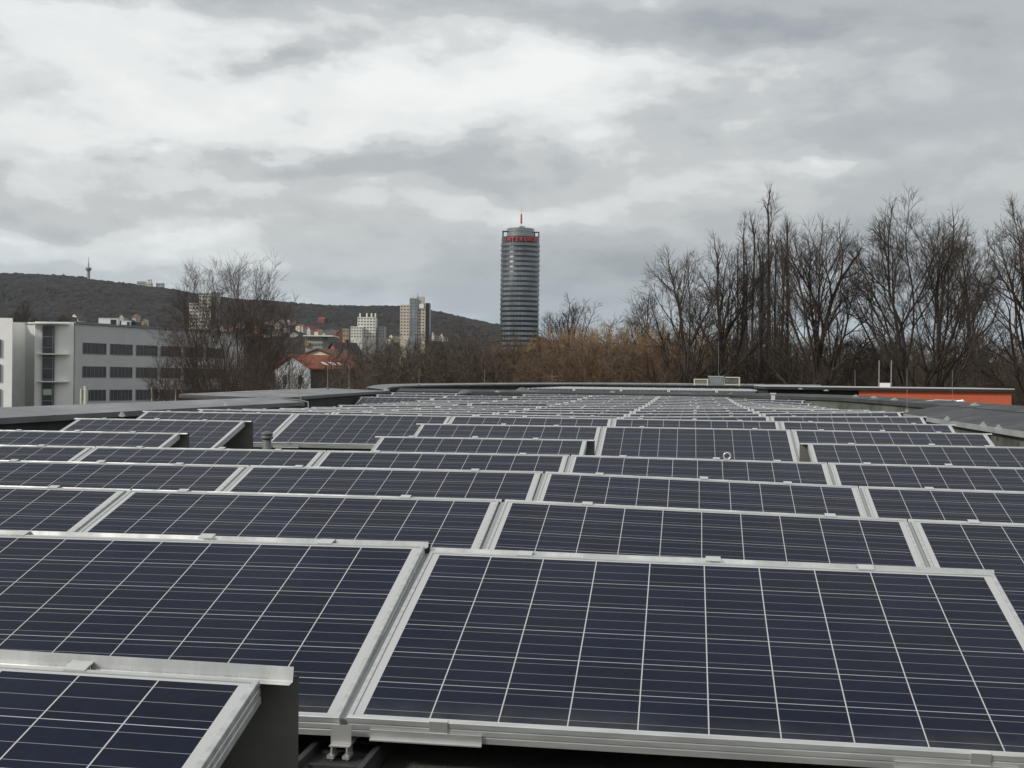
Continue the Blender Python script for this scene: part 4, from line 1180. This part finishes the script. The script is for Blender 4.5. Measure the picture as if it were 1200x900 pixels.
def fan_tree(seed, H, W, r0, stems=1, limbs=13, z0=.17, t0=.16, t1=.50, th0=62, th1=6, twig_r=.0078, tl=.95, tufts=2, lean=.12, side=.755, lmin=.70, rmin=.0078, rl=.5, wob=.055, step=.258, widest=.57):
    """deciduous tree in winter: straight limbs fan out from a short trunk and fork over and over at narrow angles up to a rounded outline"""
    R = random.Random(seed); w = Wood()
    zc = H*(z0 + (1-z0)*widest); rzu = H-zc; rzl = zc-H*z0*.7; rx = W/2
    def outline(q):
        rz = rzu if q.z > zc else rzl
        n = 1 + .16*mnoise.noise(Vector((q.x*.33+seed*3.7, q.y*.33, q.z*.33)))
        return (q.x/rx)**2 + (q.y/rx)**2 + ((q.z-zc)/rz)**2 - n*n
    def reach(p, d):
        t = 0.0
        while t < H and outline(p + d*t) < 0 or t < .8: t += .4
        return t
    def tuft(p, d, n):
        for _ in range(n):
            e = (d + Vector((R.gauss(0, .42), R.gauss(0, .42), R.gauss(0, .42)+.12))).normalized(); L = tl*R.uniform(.5, 1.15)
            m = p + e*L*.5; e2 = (e + Vector((R.gauss(0, .2), R.gauss(0, .2), R.gauss(0, .2)+.08))).normalized()
            w.crown.tube([p, m, m + e2*L*.5], [twig_r, twig_r*.85, twig_r*.5], 3, False)
            for _s in range(2):
                q = p.lerp(m, R.uniform(.2, 1)); e3 = (e + Vector((R.gauss(0, .5), R.gauss(0, .5), R.gauss(0, .5)))).normalized()
                w.crown.tube([q, q + e3*L*R.uniform(.3, .55)], [twig_r*.8, twig_r*.45], 3, False)
    def grow(p, d, r, L, pts, rad):
        """one limb; the leader runs on in the same tube, side limbs start their own"""
        while True:
            l = max(.45, L*step*R.uniform(.8, 1.2)); q = pts[-1]
            for h in range(2):
                d = (d + Vector((R.gauss(0, wob), R.gauss(0, wob), R.gauss(0, wob)+.025))).normalized()
                q = q + d*(l*.5); pts.append(q); r *= .955; rad.append(max(rmin, r))
            L -= l
            out = outline(q) > 0
            if L < lmin or out:
                tuft(q, d, tufts+1); break
            ax = Vector((R.gauss(0, 1), R.gauss(0, 1), R.gauss(0, 1))); ax = (ax - d*ax.dot(d)).normalized()
            an = math.radians(R.uniform(22, 40)); sd_ = (d*math.cos(an) + ax*math.sin(an)).normalized()
            rs = max(rmin, r*R.uniform(.55, .75))
            grow(q, sd_, rs, min(L*side*R.uniform(.75, 1.2), reach(q, sd_)), [q], [rs])
            if R.random() < .45:
                ax2 = (-ax + d.cross(ax)*R.uniform(-.8, .8)).normalized(); an = math.radians(R.uniform(24, 46)); s2 = (d*math.cos(an) + ax2*math.sin(an)).normalized()
                rs2 = max(rmin, r*R.uniform(.4, .6)); grow(q, s2, rs2, min(L*side*.7, reach(q, s2)), [q], [rs2])
            if r < .03: tuft(q, d, 1)
            a3 = math.radians(R.uniform(4, 13)); d = (d*math.cos(a3) - ax*math.sin(a3)).normalized(); r *= .88
        n = 6 if rad[0] > .06 else 4 if rad[0] > .025 else 3
        w.crown.tube(pts, rad, n, False)
    for s_ in range(stems):
        a0 = 2*math.pi*s_/stems + R.uniform(-.3, .3) + .2
        ln = 0 if stems == 1 else lean*R.uniform(.7, 1.2); off = 0 if stems == 1 else .35
        th = H*t1; m = 12; tr = []; rr = []
        rb = r0 if stems == 1 else r0*R.uniform(.7, 1)
        for e in range(m+1):
            t = th*e/m
            tr.append(Vector((math.cos(a0)*(off + ln*t) + .05*math.sin(t*.5+seed), math.sin(a0)*(off+ln*t)*(1 if stems > 2 else .5) + .05*math.cos(t*.4), t-.3))); rr.append(rb*(1-.62*e/m))
        w.trunk.tube(tr, rr, 8, False)
        nl = limbs if stems == 1 else max(3, int(limbs*(1.4/stems+.2)))
        for k in range(nl):
            u = (k+R.random()*.7)/nl
            f = (t0 + (t1-t0)*u)/t1*m; ii = min(m-1, int(f)); p = tr[ii].lerp(tr[ii+1], f-ii)
            az = k*2.4 + R.uniform(-.4, .4) + s_
            if stems > 1 and R.random() < .6: az = a0 + R.uniform(-1.3, 1.3)
            tt = math.radians(th0 + (th1-th0)*u**.8 + R.uniform(-6, 6))
            d = Vector((math.cos(az)*math.sin(tt), math.sin(az)*math.sin(tt), math.cos(tt)))
            r = max(.018, rr[ii]*rl*R.uniform(.8, 1.15))
            grow(p, d, r, reach(p, d), [p], [r])
        d = (tr[-1]-tr[-2]).normalized(); grow(tr[-1], d, rr[-1], reach(tr[-1], d), [tr[-1]], [rr[-1]])
    return w
def place_tree(g, name, base, label, mt, mc, group, rz=0, sc=1.0, cat="tree"):
    root = empty(name, T(base.x, base.y, 0, rz) @ Matrix.Scale(sc, 4), label, cat, group)
    g.trunk.build("trunk", mt, root, True); g.crown.build("crown", mc, root)
    return root
def copy_tree(src, base, label, rz, sc, group=None, sz=None):
    c = src.copy(); col.objects.link(c); c["label"] = label
    if group: c["group"] = group
    c.matrix_world = T(base.x, base.y, 0, rz) @ Matrix.Diagonal((sc, sc, sz or sc, 1))
    for ch in src.children:
        k = ch.copy(); col.objects.link(k); k.parent = c
    return c
def foot(px, d):
    p = at(px, 440, d); return Vector((p.x, p.y, 0))
def hgt(px, py, d): return at(px, py, d).z
GT = "big bare trees along the right skyline"
# right-hand row, from left to right: centre px, top py, crown width px, distance
def mk(px, top, wpx, d, seed, label, r0=.36, **kw):
    g = fan_tree(seed, hgt(px, top, d), wpx*d/F*1.22, r0*1.1, **kw)
    return place_tree(g, "bare_tree", foot(px, d), label, M_BARK, M_TWIG, GT, rz=seed*1.3)
mk(802, 286, 124, 92, 21, "crooked bare tree with long low limbs, leftmost of the big right-hand trees", r0=.34, limbs=13, th0=78)
mk(845, 266, 96, 96, 22, "bare tree rising from behind the roof hatch rails", r0=.36, limbs=14)
def poplar_tree(px, top, wpx, d, seed, label, r0, stems):
    H = hgt(px, top, d); W = wpx*d/F; R = random.Random(seed); w = Wood()
    for k in range(stems):                   # each upright stem carries a narrow plume of its own
        a = k*2.4; rr = W*.36*math.sqrt((k+.4)/stems) if k else 0; hh = H*(1.0 if k == 0 else R.uniform(.80, .97))
        g = fan_tree(seed+k, hh, W*.40, r0*(1 if k == 0 else .8), limbs=17, z0=.2, t0=.18, t1=.88, th0=27, th1=8, rl=.34, tl=.8, side=.66)
        off = Vector((math.cos(a)*rr, math.sin(a)*rr, 0))
        for src, dst in ((g.trunk, w.trunk), (g.crown, w.crown)):
            dst.quads([Vector(v) + off*min(1, max(0, v[2])/(H*.25)) for v in src.v], src.f)
    return place_tree(w, "poplar_tree", foot(px, d), label, M_BARK, M_TWIG, GT)
poplar_tree(899, 219, 74, 104, 31, "tallest slender poplar with upright stems in the right-hand row", .22, 10)
poplar_tree(870, 246, 36, 110, 37, "lower thin poplar just left of the tallest poplar", .18, 3)
mk(960, 246, 120, 90, 23, "round-topped bare tree between the poplar and the masts on the orange block", r0=.42, limbs=17)
mk(1078, 230, 150, 88, 24, "broadest bare tree with twin trunks behind the orange block", stems=2, r0=.42, limbs=18, lean=.07)
mk(1138, 262, 80, 112, 25, "bare tree half hidden behind the broadest twin-trunked tree", r0=.30, limbs=12)
mk(1214, 224, 140, 86, 26, "bare tree cut off by the right photo edge", r0=.42, limbs=17)
mk(668, 344, 80, 190, 27, "distant round bare tree just right of the round tower", r0=.42, limbs=13, twig_r=.011, tl=1.2, lmin=1.2, rmin=.011, z0=.3, t0=.25, th0=70)
mk(757, 338, 70, 140, 29, "thin bare tree at the left foot of the right-hand row", r0=.26, limbs=9, twig_r=.011, rmin=.011, lmin=1.0)

# left-hand trees
GL = "bare trees before the office building"
def clump_tree(px, top, wpx, d, seed, stems, limbs=8, **kw):
    H = hgt(px, top, d)
    return fan_tree(seed, H, wpx*d/F, .10, stems, limbs, z0=.10, t0=.10, t1=.52, th0=46, th1=8, lean=.17, tl=.9, tufts=2, twig_r=.0052, rmin=.0052, rl=.5, lmin=.75, side=.68, step=.275, **kw)
g = clump_tree(270, 283, 176, 72, 41, 7, 22)
TL = place_tree(g, "bare_tree", foot(270, 72), "tall multi-stemmed bare tree before the office building's right end", M_BARKL, M_TWIGL, GL)
g = clump_tree(322, 335, 92, 84, 47, 5, 20)
TL2 = place_tree(g, "bare_tree", foot(322, 84), "shorter multi-stemmed bare tree before the white gable of the red-roofed house", M_BARKL, M_TWIGL, GL)
copy_tree(TL2, foot(243, 90), "slight bare tree veiling the right windows of the office building", 1.0, .9, GL, .84)
copy_tree(TL2, foot(300, 92), "slight bare tree left of the white gable, below the tall multi-stemmed tree", 2.6, 1.0, GL, .95)
copy_tree(TL2, foot(347, 100), "low bare tree in front of the white gable's right corner", 5.1, .9, GL, .70)
copy_tree(TL2, foot(218, 88), "shorter multi-stemmed bare tree before the office windows", 4.0, 1.0, GL, .95)
g = fan_tree(43, hgt(192, 386, 60), 34*60/F, .085, 2, 9, z0=.2, t0=.3, t1=.8, th0=40, th1=8, lean=.03, twig_r=.007, rmin=.007, rl=.35, tl=.5)
place_tree(g, "birch_tree", foot(192, 60), "slim pale-barked birch before the office building", mat("birch_bark", (.36, .31, .25), .9, var=.5, scale=1.6), M_TWIGL, GL)
H = hgt(100, 350, 330); g = fan_tree(45, H, 62*330/F, .5, limbs=11, twig_r=.022, rmin=.022, tl=1.5, lmin=1.8)
TB = place_tree(g, "bare_tree", foot(28, 330), "large bare tree behind the office building below the wooded ridge, leftmost", M_BARK, M_BRUSHD, "bare trees behind the office building")
copy_tree(TB, foot(75, 345), "bare tree behind the office building's white end block, by the radio tower", 1.1, .92, None)
copy_tree(TB, foot(122, 380), "bare tree behind the ventilation units of the office roof", 2.7, .95, None)
copy_tree(TB, foot(165, 400), "bare tree behind the office building, right of its ventilation units", 3.9, .95, None)

# willows, shrubs and brush below the skyline
def bush(seed, H, W, stems, n, twig_r, tl, twigs, up, dk=.6, tw_up=.3, r0=.09):
    R = random.Random(seed)
    pts = crown_points(seed, n, H, W, H*.06, widest=.5, core=.45, shape=2.4)
    starts = []
    for k in range(stems):
        a = k*2.4+R.random(); sp = W*.34*math.sqrt((k+.5)/stems)
        starts.append([(math.cos(a)*(.3+sp*t/H*2), math.sin(a)*(.3+sp*t/H*2), t-.3) for t in np.arange(0, H*.3, .4)])
    pos, par = colonize(seed, pts, starts, .42, 2.4, dk, up, .16)
    return wood_from(pos, par, .010, r0, 2.3, seed, twigs, tl, twig_r, 2, tw_up, .05, .06)
def shrub_proto(seed, H, W, stems, n, m, mt, name, px, d, label, group, twig_r=.011, tl=.9, twigs=2, up=.2, tw_up=.3):
    g = bush(seed, H, W, stems, n, twig_r, tl, twigs, up, tw_up=tw_up)
    return place_tree(g, name, foot(px, d), label, mt, m, group)
GW = "ochre willows right of the round tower"
W1 = shrub_proto(51, 14.2, 11.0, 8, 1300, M_WILLOW, M_WILLOWD, "willow_tree", 703, 105, "tallest ochre willow crown right of the round tower", GW, .0115, .95, 3, .2, .22)
W2 = shrub_proto(52, 12.4, 10.0, 8, 1100, M_WILLOWD, M_BRUSH, "willow_tree", 750, 100, "brownish willow left of the crooked bare tree", GW, .0115, .9, 3, .2, .22)
B1 = shrub_proto(53, 12.5, 11.5, 9, 1100, M_BRUSH, M_BRUSHD, "brush_tree", 560, 130, "brown bushy tree before the foot of the round tower, left side", "brown brush trees below the skyline")
B2 = shrub_proto(54, 12.0, 11.0, 8, 1000, M_BRUSHD, M_BRUSHD, "brush_tree", 440, 120, "dark bushy tree right of the red-roofed house", "brown brush trees below the skyline")
used = {}
spots = [  # proto, px, distance, top py
    (W1, 668, 112, 392), (W1, 636, 104, 404), (W1, 735, 118, 384), (B1, 612, 98, 416), (W2, 690, 92, 404), (W2, 780, 108, 392), (W2, 655, 88, 420), (W1, 720, 90, 414),
    (B2, 585, 96, 418), (W2, 820, 115, 395),
    (B1, 600, 140, 398), (B1, 530, 150, 388), (B1, 500, 122, 402), (B1, 545, 105, 410), (B1, 575, 112, 404), (B1, 630, 160, 398), (B1, 470, 140, 400), (B1, 800, 130, 396), (B1, 850, 125, 402), (B1, 905, 118, 398), (B1, 955, 128, 400), (B1, 1010, 122, 402), (B1, 1060, 130, 402), (B1, 1125, 122, 404), (B1, 1180, 126, 402),
    (B2, 455, 100, 418), (B2, 490, 104, 414), (B2, 432, 150, 404), (B2, 520, 96, 418), (B2, 880, 108, 408), (B2, 930, 105, 412), (B2, 985, 110, 408), (B2, 1035, 106, 412), (B2, 1090, 112, 408), (B2, 1150, 104, 410), (B2, 1200, 110, 404), (B2, 830, 100, 414), (B2, 770, 98, 412),
    (B1, 268, 150, 420), (B1, 300, 240, 408), (B2, 432, 112, 428),
    (B1, 1100, 160, 392), (B1, 1030, 165, 392), (B1, 930, 160, 390), (B1, 870, 165, 388), (B1, 1170, 160, 392), (B2, 740, 170, 392), (B2, 690, 165, 396)]
LM = [(215, "the office windows"), (262, "the office building's right end"), (330, "the white gable"), (425, "the red-roofed house's right side"), (486, "the beige high-rise"), (540, "the dark ridge end"), (606, "the round tower"), (668, "the distant round bare tree"), (720, "the tallest willow"), (800, "the crooked bare tree"), (843, "the roof hatch"), (895, "the tallest poplar"), (957, "the round-topped bare tree"), (1037, "the mast pair"), (1090, "the broadest twin-trunked tree"), (1150, "the orange block's right half"), (1200, "the right photo edge")]
PH = {W1: 14.2, W2: 12.4, B1: 12.5, B2: 12.0}
PN = {W1: "ochre willow", W2: "brownish willow", B1: "brown bushy tree", B2: "dark bushy tree"}
seen_l = {}
M_BG = mat("grey_brush_twigs", (.088, .072, .056), .95, var=.35, scale=.35); M_BR = mat("reddish_brush_twigs", (.082, .058, .041), .95, var=.35, scale=.35); M_BO = mat("olive_brush_twigs", (.075, .059, .043), .95, var=.35, scale=.35)
SHADES = {"ochre willow": (M_WILLOW, M_WILLOWD, M_WILLOW), "brownish willow": (M_WILLOWD, M_BG, M_WILLOW), "brown bushy tree": (M_BRUSH, M_BG, M_BR), "dark bushy tree": (M_BRUSHD, M_BO, M_BRUSH)}
for s_i, (pt, px, d, py) in enumerate(spots):
    mk_ = min(LM, key=lambda m: abs(m[0]-px))[1]
    key = (PN[pt], mk_); seen_l[key] = seen_l.get(key, 0) + 1
    k = seen_l[key]
    extra = "" if k == 1 else (" farther back" if d > 120 else " and lower")
    lab = f"{PN[pt]} below {mk_}{extra}" if k < 3 else f"{PN[pt]} below {mk_}, third along"
    sz = hgt(px, py, d)/PH[pt]*1.02
    c_ = copy_tree(pt, foot(px, d), lab, s_i*1.7, max(.8, min(1.15, sz*1.05)), None, sz)
    ms = SHADES[PN[pt]][s_i % 3]
    for ch in c_.children:
        ch.material_slots[0].link = 'OBJECT'; ch.material_slots[0].material = ms
# low thicket that closes the view beneath the trees
def thicket():
    g = bush(61, 6.0, 7.0, 7, 420, .016, .9, 2, .2)
    me = MB(); R = random.Random(5)
    base = (g.trunk.v, g.trunk.f, g.crown.v, g.crown.f)
    for k in range(150):
        px = R.uniform(180, 1300); d = R.uniform(120, 210)
        if px < 425 and d < 200: continue
        f = foot(px, d); M = T(f.x, f.y, 0, R.uniform(0, 6.28)) @ Matrix.Diagonal((1.5, 1.5, R.uniform(.9, 1.65), 1))
        n0 = len(me.v)
        A = np.array(base[2], dtype=float); Mn = np.array(M)
        A = A @ Mn[:3, :3].T + Mn[:3, 3]
        me.v += [tuple(x) for x in A]; me.f += [tuple(i+n0 for i in q) for q in base[3]]
    me.mi = [0]*len(me.f)
    return tag(me.build("thicket", M_BRUSHD), "dense brown thicket closing the view beneath the far trees", "thicket", kind="stuff")
thicket()
